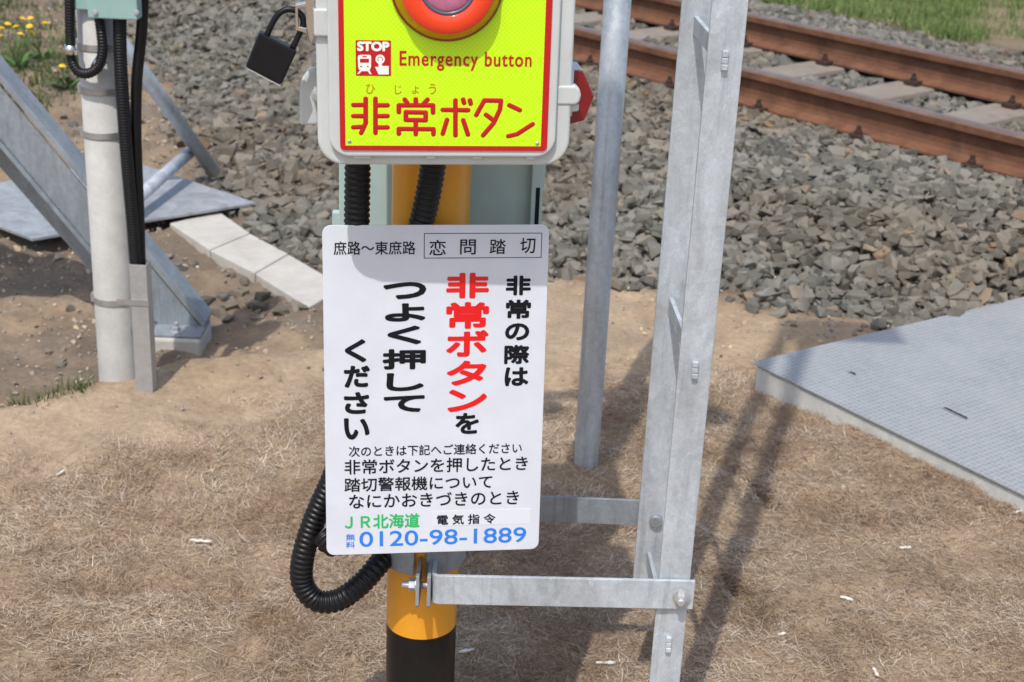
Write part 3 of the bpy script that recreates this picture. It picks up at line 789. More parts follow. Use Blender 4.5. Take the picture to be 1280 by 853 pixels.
# pictogram
def ii(X, Y): return buv(440+X/15.5, 45+Y/15.5)
def poly(mb, pts, z0, z1):
    mb.prism([tuple(ii(*p)) for p in pts], z0, z1)
mb = MB(); a = ii(75,770); b = ii(755,88); mb.prism(rrect(a.x,b.x,a.y,b.y,.0016,4), .0007, .0011); picto = mb.build('pictogram', M_dred, box)
glyphs([('STOP',(446.3,64.2),(486.8,52.2))], 'lettering', M_whiteink, picto, MBX, .0016, .0009)
mb = MB()
def circ(X, Y, r, n=24): return [(X+r*math.cos(2*math.pi*k/n), Y+r*math.sin(2*math.pi*k/n)) for k in range(n)]
tr_ = [(112,400),(125,375),(155,365),(330,365),(358,375),(372,400),(368,600),(350,645),(300,680),(180,680),(135,645),(120,600)]
poly(mb, tr_, .0010, .0014)
poly(mb, [(160,655),(195,665),(140,735),(98,735)], .0010, .00142); poly(mb, [(295,665),(335,655),(380,738),(345,738)], .0010, .00142)
poly(mb, circ(545,450,90), .0010, .0014)
poly(mb, [(515,450),(580,450),(580,580),(712,582),(712,745),(515,745),(445,595),(515,600)], .0010, .00146)
mb.build('train_and_hand_symbol', M_whiteink, picto)
mb = MB()
poly(mb, [(152,440),(330,440),(326,515),(156,515)], .00138, .0016); poly(mb, [(200,390),(285,390),(285,410),(200,410)], .00138, .0016)
poly(mb, circ(175,590,16), .00138, .0016); poly(mb, circ(308,590,16), .00138, .0016)
n = 24; mb.ring_prism([tuple(ii(*p)) for p in circ(545,450,52)], [tuple(ii(*p)) for p in circ(545,450,38)], .00138, .00145)
mb.build('symbol_cutout', M_dred, picto)
# button
bc = buv(558.6,-20); Rb = (buv(630,-20).x - buv(487.5,-20).x)/2
mb = MB(); T = Matrix.Translation((bc.x, bc.y, 0)); k = Rb/72
mb.lathe([(72*k,.0006),(72*k,.004),(70*k,.005),(69*k,.006)], 96, True, T); btn = mb.build('button_rim', M_lens, box)
mb = MB(); mb.lathe([(69*k,.0058),(61*k,.022),(59*k,.024)], 96, True, T); mb.build('button_side', M_btnside, btn)
mb = MB(); mb.lathe([(59*k,.0240),(58*k,.025),(48*k,.0262),(37*k,.0262),(36*k,.0255),(35.5*k,.022)], 96, True, T); mb.build('button_face', M_btn, btn)
mb = MB(); mb.lathe([(35.4*k,.0245),(34*k,.0255),(31.5*k,.0255),(31*k,.0235)], 96, True, T); mb.build('button_ring', M_btnring, btn)
mb = MB(); mb.lathe([(31*k,.0228),(28*k,.0246),(18*k,.0256),(.0003,.026)], 64, True, T); mb.build('button_cap', M_btnpink, btn)
# panel screws
for px, py in ((436.7,176.5),(671.5,179.2)):
    q = buv(px, py); mb = MB(); mb.lathe([(.0026,.0007),(.0024,.0016),(.0012,.0021),(.0002,.0022)], 16, True, Matrix.Translation((q.x,q.y,0))); mb.build('panel_screw', M_bolt, box)
# hinge on the right side, pins and the red lens behind it
q = buv(720,122); ha = buv(692,120)
mb = MB()
mb.prism([(ha.x+.004,q.y-.012),(q.x+.000,q.y-.012),(q.x+.006,q.y-.009),(q.x+.008,q.y),(q.x+.006,q.y+.009),(q.x,q.y+.013),(ha.x+.004,q.y+.013)], -.030, -.008)
mb.build('hinge', M_boxgrey, box, .003, 3)
mb = MB(); mb.prism([(q.x-.010,q.y-.024),(q.x+.007,q.y-.022),(q.x+.007,q.y-.0125),(q.x-.010,q.y-.0125)], -.036, -.016); mb.build('hinge_knuckle', M_boxgrey, box, .002)
mb = MB(); mb.T = Matrix.Translation((buv(715.5,122).x, 0, -.019)) @ Matrix.Rotation(R_(-90),4,'X')
yy = -q.y
mb.lathe([(.0003,yy-.031),(.0034,yy-.030),(.0034,yy+.032),(.0003,yy+.033)], 16); mb.build('hinge_pin', M_chrome, box)
mb = MB(); a = buv(700,118,-.06); 
pts = [buv(*p, -.06) for p in ((700,84),(727,86),(741,118),(729,148),(714,152),(700,152))]
mb.prism([tuple(p) for p in pts], -.105, -.047); pts2 = [buv(*p, -.06) for p in ((700,91),(722,92),(733,118),(724,143),(712,146),(700,146))]
mb.build('red_reflector', M_lens, box, .0015, 2)
# mounting ear on the left side
e = [buv(*p, -.06) for p in ((399,156),(374.5,156),(374.5,112),(377.5,98),(384,89),(392,85),(399,84))]
mb = MB(); mb.prism([tuple(p) for p in e], -.075, -.055); mb.build('mounting_ear', M_boxgrey, box, .004, 3)
for px, py in ((394.5,122),(394.5,75)):
    q = buv(px, py, -.04); mb = MB(); hexbolt(mb, Matrix.Translation((q.x,q.y,-.055)), .0045, .012, .006); mb.build('ear_screw', M_bolt, box)
# latch recess and hasp
q = buv(405,30); mb = MB(); mb.box(buv(396,30).x-.004, buv(411,30).x, buv(400,47).y, buv(400,12).y, -.0105, -.0035); mb.build('latch_block', M_boxgrey, box, .003, 3)
mb = MB(); qh = buv(389,22,-.02)
def xp(px, py): return buv(px, py, -.02)
mb.prism([tuple(xp(*p)) for p in ((384,-16),(391,-16),(394,-6),(394,42),(390,52),(386,49),(383,36),(382,-6))], -.033, -.009)
mb.build('hasp', M_chrome, box, .0025, 3)
mb = MB()
mb.prism([tuple(xp(*p)) for p in ((395,-10),(401,-10),(401,36),(395,36))], -.030, -.012); mb.build('hasp_base', M_chrome, box, .002, 3)
mb = MB()
mb.ring_prism([tuple(xp(*p)) for p in ((369,5),(386,2),(386,41),(370,37))], [tuple(xp(*p)) for p in ((373,10),(383,8),(383,34),(374,32))], -.027, -.013)
mb.build('hasp_eye', M_chrome, box, .001, 2)

# ------------------------------------------------------------------ padlock
lock = thing('padlock', 'black padlock hanging tilted from the chrome hasp at the left of the button box', 'padlock', MBX)
mb = MB(); pb = [xp(*p) for p in ((324.5,38.5),(371.5,62.5),(352.5,104),(307.5,82))]
mb.prism([tuple(p) for p in pb], -.031, -.009); lb = mb.build('lock_body', M_blacklock, lock, .0025, 3)
mb = MB(); pts = [Vector((*xp(*p), -.020)) for p in ((333,46),(339,32),(347,19),(357,12.5),(368,13),(377,19.5),(379,31),(373,45),(366,60))]
mb.tube(resample(spline(pts,8),.002), .0039, 14); mb.build('shackle', M_blacklock, lock)
mb = MB(); f0 = [xp(*p) for p in ((310,84.5),(351,106))]
d = (f0[1]-f0[0]).normalized(); nrm = Vector((-d.y,d.x))
mb.prism([tuple(f0[0]-nrm*.0004), tuple(f0[1]-nrm*.0004), tuple(f0[1]+nrm*.0012), tuple(f0[0]+nrm*.0012)], -.030,-.010); mb.build('lock_base_plate', M_bolt, lock)

# ------------------------------------------------------------------ cabinet behind the post
MC = frame(Vector((PX, PY+PR+.012, 0)), 3.0)
cab = thing('equipment_cabinet', 'pale green steel cabinet fixed behind the post, between button box and notice', 'cabinet', MC)
def cuv(px, py, c=0.0): return uv_of(MC, px, py, c)
x0 = cuv(424.5,250).x; x1 = cuv(677,250).x
mb = MB(); mb.box(x0+.004, x1-.004, .62, 1.50, -.20, -.012); mb.build('cabinet_housing', M_cab, cab, .004)
mb = MB(); mb.box(x0, x0+.012, .62, 1.50, -.0118, .012); mb.build('side_flange', M_cab, cab, .0015)
xs = cuv(663,250).x
mb = MB(); mb.box(xs, x1, .62, 1.50, -.0118, .012); mb.build('side_flange', M_cab, cab, .0015)
xq0, xq1 = cuv(668,265).x, cuv(673,265).x
mb = MB(); mb.box(xq0, xq1, .70, cuv(670,232).y, .0116, .0128); mb.build('flange_slot', M_ink, cab)
mb = MB(); xb = cuv(677,250).x; mb.box(xb-.001, xb+.003, cuv(670,233).y, 1.5, -.011, .009); mb.build('door_edge', M_cab, cab, .001)
mb = MB(); t0 = cuv(415.5,283); t1 = cuv(424.5,264.5); mb.box(t0.x, t1.x+.001, t0.y-.03, t1.y, -.010, .004); mb.build('fixing_tab', M_cab, cab, .002)

# ------------------------------------------------------------------ conduits by the post
RC = .0185
mb = MB(); corrugated(mb, [at(447.5,150,1.985), at(447,215,1.985), at(446,290,1.985), at(446,420,1.985), at(444,560,1.975), at(440,640,1.972), at(430,672,1.97), at(415,681,1.975), at(402,668,1.985)], RC)
tag(mb.build('corrugated_conduit', M_rubber), 'black corrugated conduit running straight down left of the yellow post', 'conduit', 'corrugated conduits on the post')
mb = MB(); corrugated(mb, [at(546,140,2.0), at(541,208,2.000), at(531,262,2.000), at(520,300,2.000), at(500,370,2.01), at(470,440,2.02)], RC)
tag(mb.build('corrugated_conduit', M_rubber), 'black corrugated conduit slanting across the front of the yellow post', 'conduit', 'corrugated conduits on the post')
mb = MB(); corrugated(mb, [at(440,540,2.03), at(415,600,2.02), at(393,650,2.01), at(379,695,2.0), at(378,728,2.0), at(394,750,2.0), at(420,751,2.0), at(446,735,2.005), at(468,712,2.02), at(484,690,2.05), at(500,660,2.09)], RC)
tag(mb.build('corrugated_conduit', M_rubber), 'black corrugated conduit looping out below the left corner of the white notice', 'conduit', 'corrugated conduits on the post')

# ------------------------------------------------------------------ pole clamp
zc1 = at(530,650,2.02).z; zc0 = at(530,718,2.02).z; zm = at(530,726,2.0).z
clamp = thing('pole_clamp', 'grey two-piece steel clamp bolted round the post just under the white notice', 'clamp', Vector((PX, PY, 0)))
RI = PR+.0065
def band_half(a0, a1):
    mb = MB(); n = 22; V = []; F = []
    for k in range(n+1):
        a = R_(a0+(a1-a0)*k/n); tt = k/n
        dz = .016*(max(0, 1-min(tt,1-tt)/.18)**2)*0
        for rr in (RI, RI+.005):
            for z in (zc0+dz, zc1): V.append((rr*math.cos(a), rr*math.sin(a), z))
    for k in range(n):
        i = 4*k; j = i+4
        F += [(i+2,j+2,j+3,i+3),(i+1,j+1,j,i),(i,j,j+2,i+2),(i+3,j+3,j+1,i+1)]
    F += [(0,2,3,1), (4*n+1,4*n+3,4*n+2,4*n)]
    mb.add(V, F, False); return mb
xl = at(524,725,2.0).x-PX; xr = at(538,725,2.0).x-PX
for s_, a0, a1, xx in ((-1, 90, 262, xl), (1, 90, -82, xr)):
    mb = band_half(a0, a1); mb.build('clamp_half', M_galv4, clamp, .002)
    mb = MB(); z0 = zm-.026; z1 = zm+.03
    mb.prism([(-(PR+.062),z0+.004),(-(PR+.056),z0-.002),(-(PR+.012),z0-.002),(-PR+.001,zc0+.004),(-PR+.001,z1),(-(PR+.062),z1)], -.0028, .0028)
    o = mb.build('clamp_flange', M_galv4, clamp, .0012)
    o.matrix_local = Matrix(((0,0,1,xx),(1,0,0,0),(0,1,0,0),(0,0,0,1)))
yb = -(PR+.036)
mb = MB(); hexbolt(mb, axis_frame(Vector((xl-.003, yb, zm)), (-1,0,0)), .0105, .010, .0125, (.0055, .010)); mb.build('clamp_nut', M_bolt, clamp, .0006)
mb = MB(); mb.tube([(xl-.003,yb,zm),(xr+.02,yb,zm)], .0052, 16); mb.build('clamp_bolt', M_bolt, clamp)
mb = MB(); hexbolt(mb, axis_frame(Vector((xr+.011, yb, zm)), (1,0,0)), .0095, .008, .0115); mb.build('bolt_head', M_bolt, clamp, .0006)

# ------------------------------------------------------------------ ladder seen nearly edge-on
YN, YF = 1.992, 2.255                           # near and far stringer
zbar1 = at(700,723,YN-.016).z; zbar0 = at(700,758.5,YN-.016).z
NX = (at(905,0,YN).x + at(850.5,720,YN).x)/2; FXX = (at(864,0,YF).x + at(816,720,YF).x)/2
HWN = .0242; HWF = .0240
LTOP = 3.62; LBOT = .19
lad = thing('ladder', 'galvanised flat-bar ladder seen almost edge-on, tied to the striped post', 'ladder', Vector((NX, YN, 0)))
for cx_, yy_, hw_ in ((NX, YN, HWN), (FXX, YF, HWF)):
    mb = MB(); mb.box(cx_-hw_-NX, cx_+hw_-NX, yy_-YN, yy_-YN+.007, LBOT, LTOP); mb.build('stringer', M_galv, lad, .0012)
zr0 = at(900.5,75,YN).z; zr1 = at(870.5,462,YN).z; zr2 = at(846,805,YN).z
dz_ = (zr0-zr2)/2
for k in range(-9, 3):
    z = zr1 - k*dz_ if k not in (-1,1) else (zr0 if k == -1 else zr2)
    if k == 0: z = zr1
    mb = MB()
    a_ = Vector((0, .0075, z)); b_ = Vector((FXX-NX, YF-YN-.0005, z)); w_ = .0105
    h_ = .0135
    mb.add([a_+Vector((-.0035,0,-h_)), a_+Vector((.0035,0,-h_)), a_+Vector((.0035,0,h_)), a_+Vector((-.0035,0,h_)),
            b_+Vector((-.0035,0,-h_)), b_+Vector((.0035,0,-h_)), b_+Vector((.0035,0,h_)), b_+Vector((-.0035,0,h_))],
           [(0,3,2,1),(4,5,6,7),(0,1,5,4),(1,2,6,5),(2,3,7,6),(3,0,4,7)])
    rg = mb.build('rung', M_galv, lad, .001)
    mb = MB()
    for j in (-1,0,1): mb.box(-.0044, .0044, -.0052-(.0015 if j < 0 else 0), .001, z+j*.0086-.0046, z+j*.0086+.0046 if j == 1 else z+j*.0086+.0036)
    mb.build('rung_end', M_galv, rg, .0012)
mb = MB(); mb.box(-.03,.26,-.06,.24,LTOP-.02,LTOP+.02); mb.build('platform', M_galv, lad, .004)

# ------------------------------------------------------------------ flat tie bars
def flat_bar(pts, z0, z1, th):
    """vertical flat bar following a plan polyline, thickened towards +Y"""
    P = [Vector((p[0],p[1])) for p in pts]; n = len(P); off = []
    for i in range(n):
        d = (P[min(i+1,n-1)]-P[max(i-1,0)]).normalized(); off.append(P[i]+Vector((-d.y,d.x))*th)
    mb = MB(); V = []; F = []
    for i in range(n):
        V += [(P[i].x,P[i].y,z0),(P[i].x,P[i].y,z1),(off[i].x,off[i].y,z1),(off[i].x,off[i].y,z0)]
    for i in range(n-1):
        a = 4*i; b = a+4
        F += [(a,b,b+1,a+1),(a+1,b+1,b+2,a+2),(a+2,b+2,b+3,a+3),(a+3,b+3,b,a)]
    F += [(0,1,2,3), (4*n-1,4*n-2,4*n-3,4*n-4)]
    mb.add(V, F); return mb
bar = thing('tie_bar', 'lower galvanised flat bar bolted from the clamp to the front of the ladder', 'tie bar', Vector((0,0,0)), 'flat tie bars')
xs0 = PX+xr+.0032; ys0 = YN-.0255; ysE = YN-.0068
bend = []
for k in range(7):
    a = R_(180 + 90*k/6); bend.append((xs0+.012+.012*math.cos(a), ys0+.012+.012*math.sin(a)))
xe = at(867.5,745,YN-.006).x
pl = [(xs0, PY-PR+.004-.012), (xs0, ys0+.015)] + bend + [(xe, ysE)]
mb = flat_bar(pl, zbar0, zbar1, .006); mb.build('flat_bar', M_galv, bar, .001)
mb = MB(); hexbolt(mb, axis_frame(at(851.5,747,ysE-.0010), (-.10,-1,-.05)), .0098, .008, .0145, (.0062,.006)); mb.build('bolt', M_bolt, bar, .0007)
zu1 = at(740,623.5,YF+.008).z; zu0 = at(740,655,YF+.008).z
bar2 = thing('tie_bar', 'upper galvanised flat bar running from behind the notice to the back of the ladder', 'tie bar', Vector((0,0,0)), 'flat tie bars')
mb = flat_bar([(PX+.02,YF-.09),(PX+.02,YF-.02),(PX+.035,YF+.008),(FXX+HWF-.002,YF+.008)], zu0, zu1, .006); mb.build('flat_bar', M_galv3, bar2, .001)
mb = MB(); mb.T = axis_frame(at(820,650,YF-.0002), (-.12,-1,-.05))
mb.lathe([(.0112,0),(.0112,.0075),(.0100,.0088),(.0003,.0090)], 28, False); mb.lathe([(.005,0),(.005,-.02),(.0003,-.02)], 12, False); mb.build('bolt', M_galv4, bar2, .0005)

# ------------------------------------------------------------------ plain pipe
pipe = thing('steel_pipe', 'plain round galvanised pipe standing in the soil left of the angle-steel upright', 'pipe', Vector((.191, 3.193, 0)))
mb = MB(); mb.lathe([(.0297,-.06),(.0297,2.6),(.0005,2.6)], 40); mb.build('pipe_shaft', M_galv2, pipe)

# ------------------------------------------------------------------ concrete pole and what hangs on it
CX, CY = -1.0285, 3.56
r_top, r_bot = .046, .052
pole = thing('concrete_pole', 'slim round concrete pole with steel straps at the left', 'pole', Vector((CX, CY, -.07)))
mb = MB(); mb.lathe([(r_bot,-.06),(r_bot,.0),(r_top,1.5),(.0005,1.5)], 48); mb.build('pole_shaft', M_conc, pole)
def pr(z): return r_bot + (r_top-r_bot)*(z+.07)/1.5
def strap(py, ext):
    z = at(118,py,CY-.05).z; r = pr(z)
    mb = MB(); n = 40; V = []; F = []
    for k in range(n):
        a = 2*math.pi*k/n; rr = r+.0012
        for q_ in (rr, rr+.0014):
            for zz_ in (z-.0075, z+.0075): V.append((q_*math.cos(a), q_*math.sin(a), zz_+.07))
    for k in range(n):
        i = 4*k; j = 4*((k+1) % n); F += [(i+2,j+2,j+3,i+3),(i+1,j+1,j,i),(i,j,j+2,i+2),(i+3,j+3,j+1,i+1)]
    mb.add(V, F, False)
    mb.box(-r-.006, -r+.004, -.014, .004, z+.07-.010, z+.07+.012)
    mb.build('steel_strap', M_steelband, pole)
for py in (61, 116, 171, 379): strap(py, 0)
yf = CY-.052
jb = thing('junction_box', 'pale green junction box at the top of the concrete pole', 'junction box', Vector((at(140,10,yf).x, yf, 0)))
a = at(112,21.5,yf-.03); b = at(174,20,yf-.03)
cx_ = at(143,20,yf-.03).x; hw = (b.x-a.x)/2
mb = MB(); mb.box(a.x-jb.location.x, b.x-jb.location.x, -.045, .0, a.z, a.z+.22); mb.build('box_body', M_jbox, jb, .003)
mb = MB(); aL = at(84,21,yf); mb.box(aL.x+.012-jb.location.x, a.x-jb.location.x+.01, -.012, .004, a.z+.012, a.z+.22); mb.build('box_back', M_jbox, jb, .003)
for px in (118.5,170.5):
    q = at(px,16,yf-.05); mb = MB(); hexbolt(mb, axis_frame(Vector((q.x-jb.location.x,-.0452,q.z)), (0,-1,0)), .005, .004, .006); mb.build('box_screw', M_bolt, jb)
yc = CY-.066
rc = .0125
mb = MB(); corrugated(mb, [at(87,-60,yc), at(87,0,yc), at(88,50,yc), at(89,72,yc), at(97,89,yc-.005), at(110,92,yc-.012), at(122,84,yc-.012), at(128,66,yc-.01), at(127,44,yc-.005), at(123,15,yc+.01)], rc, .007, .0014, 14)
oc = mb.build('cable_conduit', M_rubber); tag(oc, 'thin black cable conduit making a U-bend under the junction box on the pole', 'conduit', 'cables on the concrete pole')
for px, py, dx in ((88.5,62,0),(123.5,80,.6)):
    mb = MB(); p = at(px,py,yc-.006); mb.tube([p+Vector((-.012*dx,0,-.011)), p+Vector((.012*dx,0,.011))], rc+.0022, 16); mb.build('metal_ferrule', M_chrome, oc)
mb = MB(); corrugated(mb, [at(150,-5,yc+.01), at(150,60,yc+.005), at(153,120,yc), at(159,200,yc), at(166,280,yc+.002), at(171,345,yc+.004)], .0165, .007, .0014, 16)
tag(mb.build('cable_conduit', M_rubber), 'thick black cable conduit strapped down the right face of the concrete pole', 'conduit', 'cables on the concrete pole')
mb = MB(); P_ = [at(180,-30,yc+.03), at(177,40,yc+.03), at(171,100,yc+.028), at(170,170,yc+.025), at(173,250,yc+.02), at(176,340,yc+.015)]
mb.tube(resample(spline(P_,12),.01), .0135, 14)
tag(mb.build('cable', M_rubber), 'smooth black cable beside the strapped conduit at the right of the pole', 'cable', 'cables on the concrete pole')
for px, py in ((154,116),(178,171)):
    pass
cc = thing('cable_cover', 'bright aluminium channel covering the cables at the foot of the concrete pole', 'cable cover', Vector((0,0,0)))
a0 = at(163,330,yc-.012); a1 = at(184,330,yc-.012); bz = at(178,472,yc-.012).z
b0 = at(168.5,470,yc-.012); b1 = at(190,468,yc-.012)
mb = MB()
xm0, xm1 = (a0.x+b0.x)/2, (a1.x+b1.x)/2
mb.box(xm0, xm1, yc-.018, yc-.0155, -.12, a0.z); mb.box(xm0, xm0+.002, yc-.0154, yc+.03, -.12, a0.z); mb.box(xm1-.002, xm1, yc-.0154, yc+.03, -.12, a0.z)
mb.build('channel', M_alu, cc, .0006)
zs = at(170,379,yc-.02).z
mb = MB(); mb.box(CX+.03, xm1+.002, yc-.0205, yc-.0182, zs-.007, zs+.008); mb.build('steel_strap', M_steelband, cc)
# strap over the thick conduit
# ------------------------------------------------------------------ galvanised brace and its footing
FY = 4.02
def bp(px, py, dy=0.0): return at(px, py, FY+dy)
brace = thing('steel_brace', 'broad galvanised steel brace slanting from the left edge down to a concrete footing', 'brace', Vector((0,0,0)))
d1 = (bp(0,98)-bp(256,405)).normalized()
def beam(quad, y0, y1, name):
    mb = MB(); P = [bp(*p) for p in quad]
    P = [Vector((p.x,0,p.z)) for p in P]
    V_ = [p+Vector((0,y0,0)) for p in P]+[p+Vector((0,y1,0)) for p in P]; n = len(P)
    mb.add(V_, [tuple(range(n)), tuple(range(2*n-1,n-1,-1))]+[(i,(i+1)%n,n+(i+1)%n,n+i) for i in range(n)])
    return mb.build(name, M_galv3, brace, .0015)
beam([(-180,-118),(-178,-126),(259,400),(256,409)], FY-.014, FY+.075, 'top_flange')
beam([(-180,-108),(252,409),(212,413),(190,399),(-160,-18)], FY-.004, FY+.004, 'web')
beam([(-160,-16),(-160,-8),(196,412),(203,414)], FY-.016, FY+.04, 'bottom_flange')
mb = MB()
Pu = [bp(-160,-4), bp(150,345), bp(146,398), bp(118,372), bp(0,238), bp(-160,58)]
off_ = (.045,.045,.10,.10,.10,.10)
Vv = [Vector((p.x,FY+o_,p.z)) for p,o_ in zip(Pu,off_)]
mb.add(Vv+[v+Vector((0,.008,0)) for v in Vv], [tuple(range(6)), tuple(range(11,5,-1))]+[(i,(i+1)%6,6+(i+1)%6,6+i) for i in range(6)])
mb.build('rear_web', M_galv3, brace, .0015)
beam([(-12,92),(-12,172),(-120,200),(-330,180),(-330,-260),(-180,-118)], FY+.006, FY+.014, 'added_shade_plate')  # unseen plate beyond the left edge, added to deepen the shadow under the brace
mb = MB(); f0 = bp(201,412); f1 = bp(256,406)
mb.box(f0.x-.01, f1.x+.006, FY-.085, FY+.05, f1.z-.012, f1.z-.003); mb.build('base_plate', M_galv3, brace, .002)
mb = MB(); pbz = bp(230,400); hexbolt(mb, Matrix.Translation((pbz.x-.01, FY-.055, f1.z-.003)), .012, .012, .018, (.007,.014)); mb.build('anchor_bolt', M_bolt, brace)
foot = thing('concrete_footing', 'small white concrete footing block under the slanting brace', 'footing', Vector(((f0.x+f1.x)/2, FY-.02, f1.z-.012)))
mb = MB(); hwf = (f1.x-f0.x)/2
mb.box(-hwf-.004, hwf+.006, -.075, .085, -.16, -.0005); mb.build('block', M_lid, foot, .008)
# ------------------------------------------------------------------ left cover plate, trough lids, pipe stay
def flat_slab(name, pix, z, th, mat, label, cat, group=None, bevel=.004, part='slab', edge=0):
    P = [ong(px,py,z) for px,py in pix]; c = sum(P, Vector())/len(P)
    o = thing(name, label, cat, Vector((c.x,c.y,0)), group)
    mb = MB(); mb.prism([(p.x-c.x,p.y-c.y) for p in P], z-th, z); mb.build(part, mat, o, bevel); return o
def flat_slab_g(*a, **k): return flat_slab(*a, **k)
o = flat_slab('cover_plate', [(319,253),(172,276.5),(40,298),(-90,248),(60,215),(168,202)], -.02, .012, M_plate, 'smooth grey steel cover plate behind the concrete pole', 'cover plate', None, .002, 'plate')
o = flat_slab('trough_lid', [(212,279),(274,264.5),(312,291),(262,312)], -.045, .06, M_lid, 'pale concrete trough lid meeting the smooth steel cover plate', 'trough lid', 'concrete trough lids')
o = flat_slab('trough_lid', [(263,313),(313,292),(360,317),(318,341)], -.048, .06, M_lid, 'pale concrete trough lid in the middle of the row', 'trough lid', 'concrete trough lids')
o = flat_slab('trough_lid', [(319,342),(361,318),(430,358),(386,384)], -.050, .06, M_lid, 'concrete trough lid half shaded, running in behind the white notice', 'trough lid', 'concrete trough lids')
stay = thing('pipe_stay', 'grey pipe stay with a bright strut lying over the smooth cover plate', 'pipe stay', Vector((0,0,0)))
g0 = ong(266,213,.0); top = at(160,65,g0.y-.35); d = (g0-top)
mb = MB(); mb.tube([g0+d*.02, top-d*.3], .027, 18); mb.build('main_pipe', M_galv2, stay)
j0 = at(239,189,g0.y-.02); j1 = at(165,254,g0.y-.62)
mb = MB(); mb.tube([j0, j1], .0235, 18); mb.build('strut', M_galv, stay)

# ------------------------------------------------------------------ right checker plate on its trough
ZP = .075
A = ong(940,452,ZP); B = ong(1280,618,ZP); Cc = ong(1280,371,ZP)
u_ = (B-A).normalized(); v_ = Vector((-u_.y,u_.x,0))
if v_.dot(Cc-A) < 0: v_ = -v_
ang = math.atan2(u_.y,u_.x)
MPL = Matrix((u_, v_, Vector((0,0,1)))).transposed().to_4x4(); MPL.translation = A
plate = thing('checker_plate', 'large galvanised checker plate with lifting slots, lying at the right', 'checker plate', MPL)
vC = MPL.inverted() @ Cc; sk = vC.x/vC.y
mb = MB(); WPL = 2.6
mb.prism([(0,0),(2.6,0),(2.6+sk*WPL,WPL),(sk*WPL,WPL)], -.006, 0); mb.build('plate', M_checker, plate, .001)
for px, py, l, a_ in ((1194,517,.075,0),(1065,467,.022,0)):
    q = MPL.inverted() @ ong(px,py,ZP)
    dq = (MPL.inverted() @ ong(px+20,py+9.5,ZP)) - q; an = math.atan2(dq.y,dq.x)
    mb = MB(); mb.T = Matrix.Translation((q.x,q.y,0)) @ Matrix.Rotation(an,4,'Z'); mb.prism(rrect(-l/2,l/2,-.007,.007,.0068,5), .0003, .0012)
    mb.build('lifting_slot', M_black, plate)
    mb = MB(); mb.T = Matrix.Translation((q.x,q.y,0)) @ Matrix.Rotation(an,4,'Z'); mb.box(-l/2,l/2,-.0075,-.0055,.0011,.0028); mb.build('slot_lip', M_alu, plate)
tr = thing('concrete_trough', 'pale concrete trough wall under the front edge of the checker plate', 'trough', MPL)
mb = MB(); mb.box(.012,1.9,.006,.10,-.30,-.0105); mb.box(.012,.09,.1002,1.1,-.30,-.0105); mb.build('trough_wall', M_trough, tr, .006)

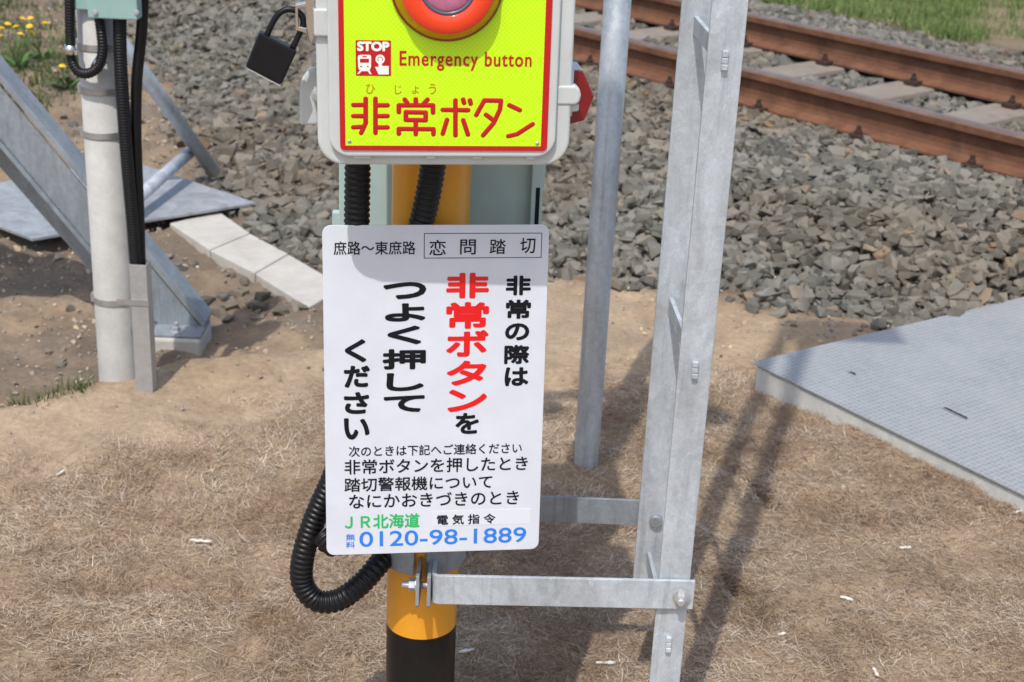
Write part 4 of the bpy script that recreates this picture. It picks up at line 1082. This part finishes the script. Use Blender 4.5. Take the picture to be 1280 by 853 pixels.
# ------------------------------------------------------------------ dandelions and litter
def dandelion(px, py, heads, label):
    p = ong(px,py,0); o = thing('dandelion', label, 'flower', Vector((p.x,p.y,float(ground_z(p.x,p.y)))), 'flowering dandelions')
    mb = MB()
    for k in range(14):
        a = random.uniform(0,6.28); L = random.uniform(.08,.16); e_ = random.uniform(.3,.9); wv = random.uniform(.012,.02)
        dx, dy = math.cos(a), math.sin(a); sx_, sy_ = -dy, dx
        pts = [(0,0),(L*.5*math.cos(e_),L*.5*math.sin(e_)),(L*math.cos(e_*.6),L*math.sin(e_)*.75)]
        V_ = []
        for (r_, h_), ww in zip(pts, (.004, wv, .002)): V_ += [(dx*r_+sx_*ww,dy*r_+sy_*ww,h_),(dx*r_-sx_*ww,dy*r_-sy_*ww,h_)]
        mb.add(V_, [(0,1,3,2),(2,3,5,4)], False)
    mb.build('leaves', M_leaf, o)
    for (hx, hy) in heads:
        q = ong(hx, hy, .17) if False else at(hx, hy, p.y + random.uniform(-.08,.08))
        c = q - Vector((p.x,p.y,o.location.z))
        mb = MB(); M_ = Matrix.Translation(c) @ Matrix.Rotation(random.uniform(-.4,.4),4,'X') @ Matrix.Rotation(random.uniform(-.4,.4),4,'Y')
        n = 16; V_ = []; Fs = []
        for ring, (r_, z_) in enumerate(((.005,.008),(.012,.006),(.017,.0))):
            for k in range(n):
                rr = r_*(1+.15*(k % 2)); V_.append(M_ @ Vector((rr*math.cos(2*math.pi*k/n), rr*math.sin(2*math.pi*k/n), z_)))
        V_.append(M_ @ Vector((0,0,.012)))
        for ring in (0,1):
            for k in range(n): Fs.append((ring*n+k, ring*n+(k+1)%n, (ring+1)*n+(k+1)%n, (ring+1)*n+k))
        for k in range(n): Fs.append((3*n, (k+1)%n, k))
        mb.add(V_, Fs); hd = mb.build('flower_head', M_petal, o)
        mb = MB(); mb.tube([c-Vector((0,0,.002)), Vector((c.x*.5,c.y*.5,c.z*.5)), Vector((0,0,0))], .0025, 6); mb.build('stem', M_leaf, hd)
dandelion(22,70,[(2,36),(20,34),(37,33),(2,46),(26,43),(40,41)], 'dandelion with a tight cluster of yellow heads at the left edge')
dandelion(52,58,[(29,24),(38,23),(10,30)], 'dandelion with yellow heads just behind the tight cluster')
dandelion(84,96,[(78,83),(57,30)], 'lone small dandelion nearer the concrete pole')
chips = [(251,677,26,0,'short white chip of wood lying below the left sandy ridge, nearest the corrugated loop'),
 (76,600,13,60,'small frayed white splinter at the far left of the straw'),
 (757,833,24,0,'white wood chip at the bottom edge under the lower tie bar'),
 (583,819,22,35,'white splinter of wood right of the black base of the post'),
 (1131,690,14,-10,'small white chip in the straw under the checker plate'),
 (976,801,11,20,'tiny round white chip right of the upright near the bottom'),
 (1273,653,22,25,'white splinter at the right edge by the trough wall'),
 (1094,843,20,95,'greyish white chip pointing away from the viewer at the bottom right'),
 (1057,757,16,-25,'thin pale splinter in the middle of the straw at the right')]
for px, py, ln, ang_, lab in chips:
    p = ong(px,py,.0); z = float(ground_z(p.x,p.y)); L = ln*math.hypot(p.y,1.6)/FPX
    o = thing('wood_chip', lab, 'wood chip', Matrix.Translation((p.x,p.y,z+.007)) @ Matrix.Rotation(R_(ang_),4,'Z') @ Matrix.Rotation(R_(random.uniform(-8,8)),4,'Y'), 'white wood chips in the straw')
    mb = MB(); n = 7; V_ = []; 
    for k in range(n):
        xx = -L/2+L*k/(n-1); ww = .0034*(.6+.7*random.random())*(1 if 0<k<n-1 else .45); hz = random.uniform(-.0012,.0012)
        V_ += [(xx,-ww,hz),(xx,ww,hz),(xx,ww*.8,hz+.0022),(xx,-ww*.9,hz+.0026)]
    Fs = [(0,1,2,3),(4*n-1,4*n-2,4*n-3,4*n-4)]
    for k in range(n-1):
        a = 4*k; b = a+4
        for j in range(4): Fs.append((a+j, a+(j+1)%4, b+(j+1)%4, b+j))
    mb.add(V_, Fs); mb.build('chip', M_chip, o)
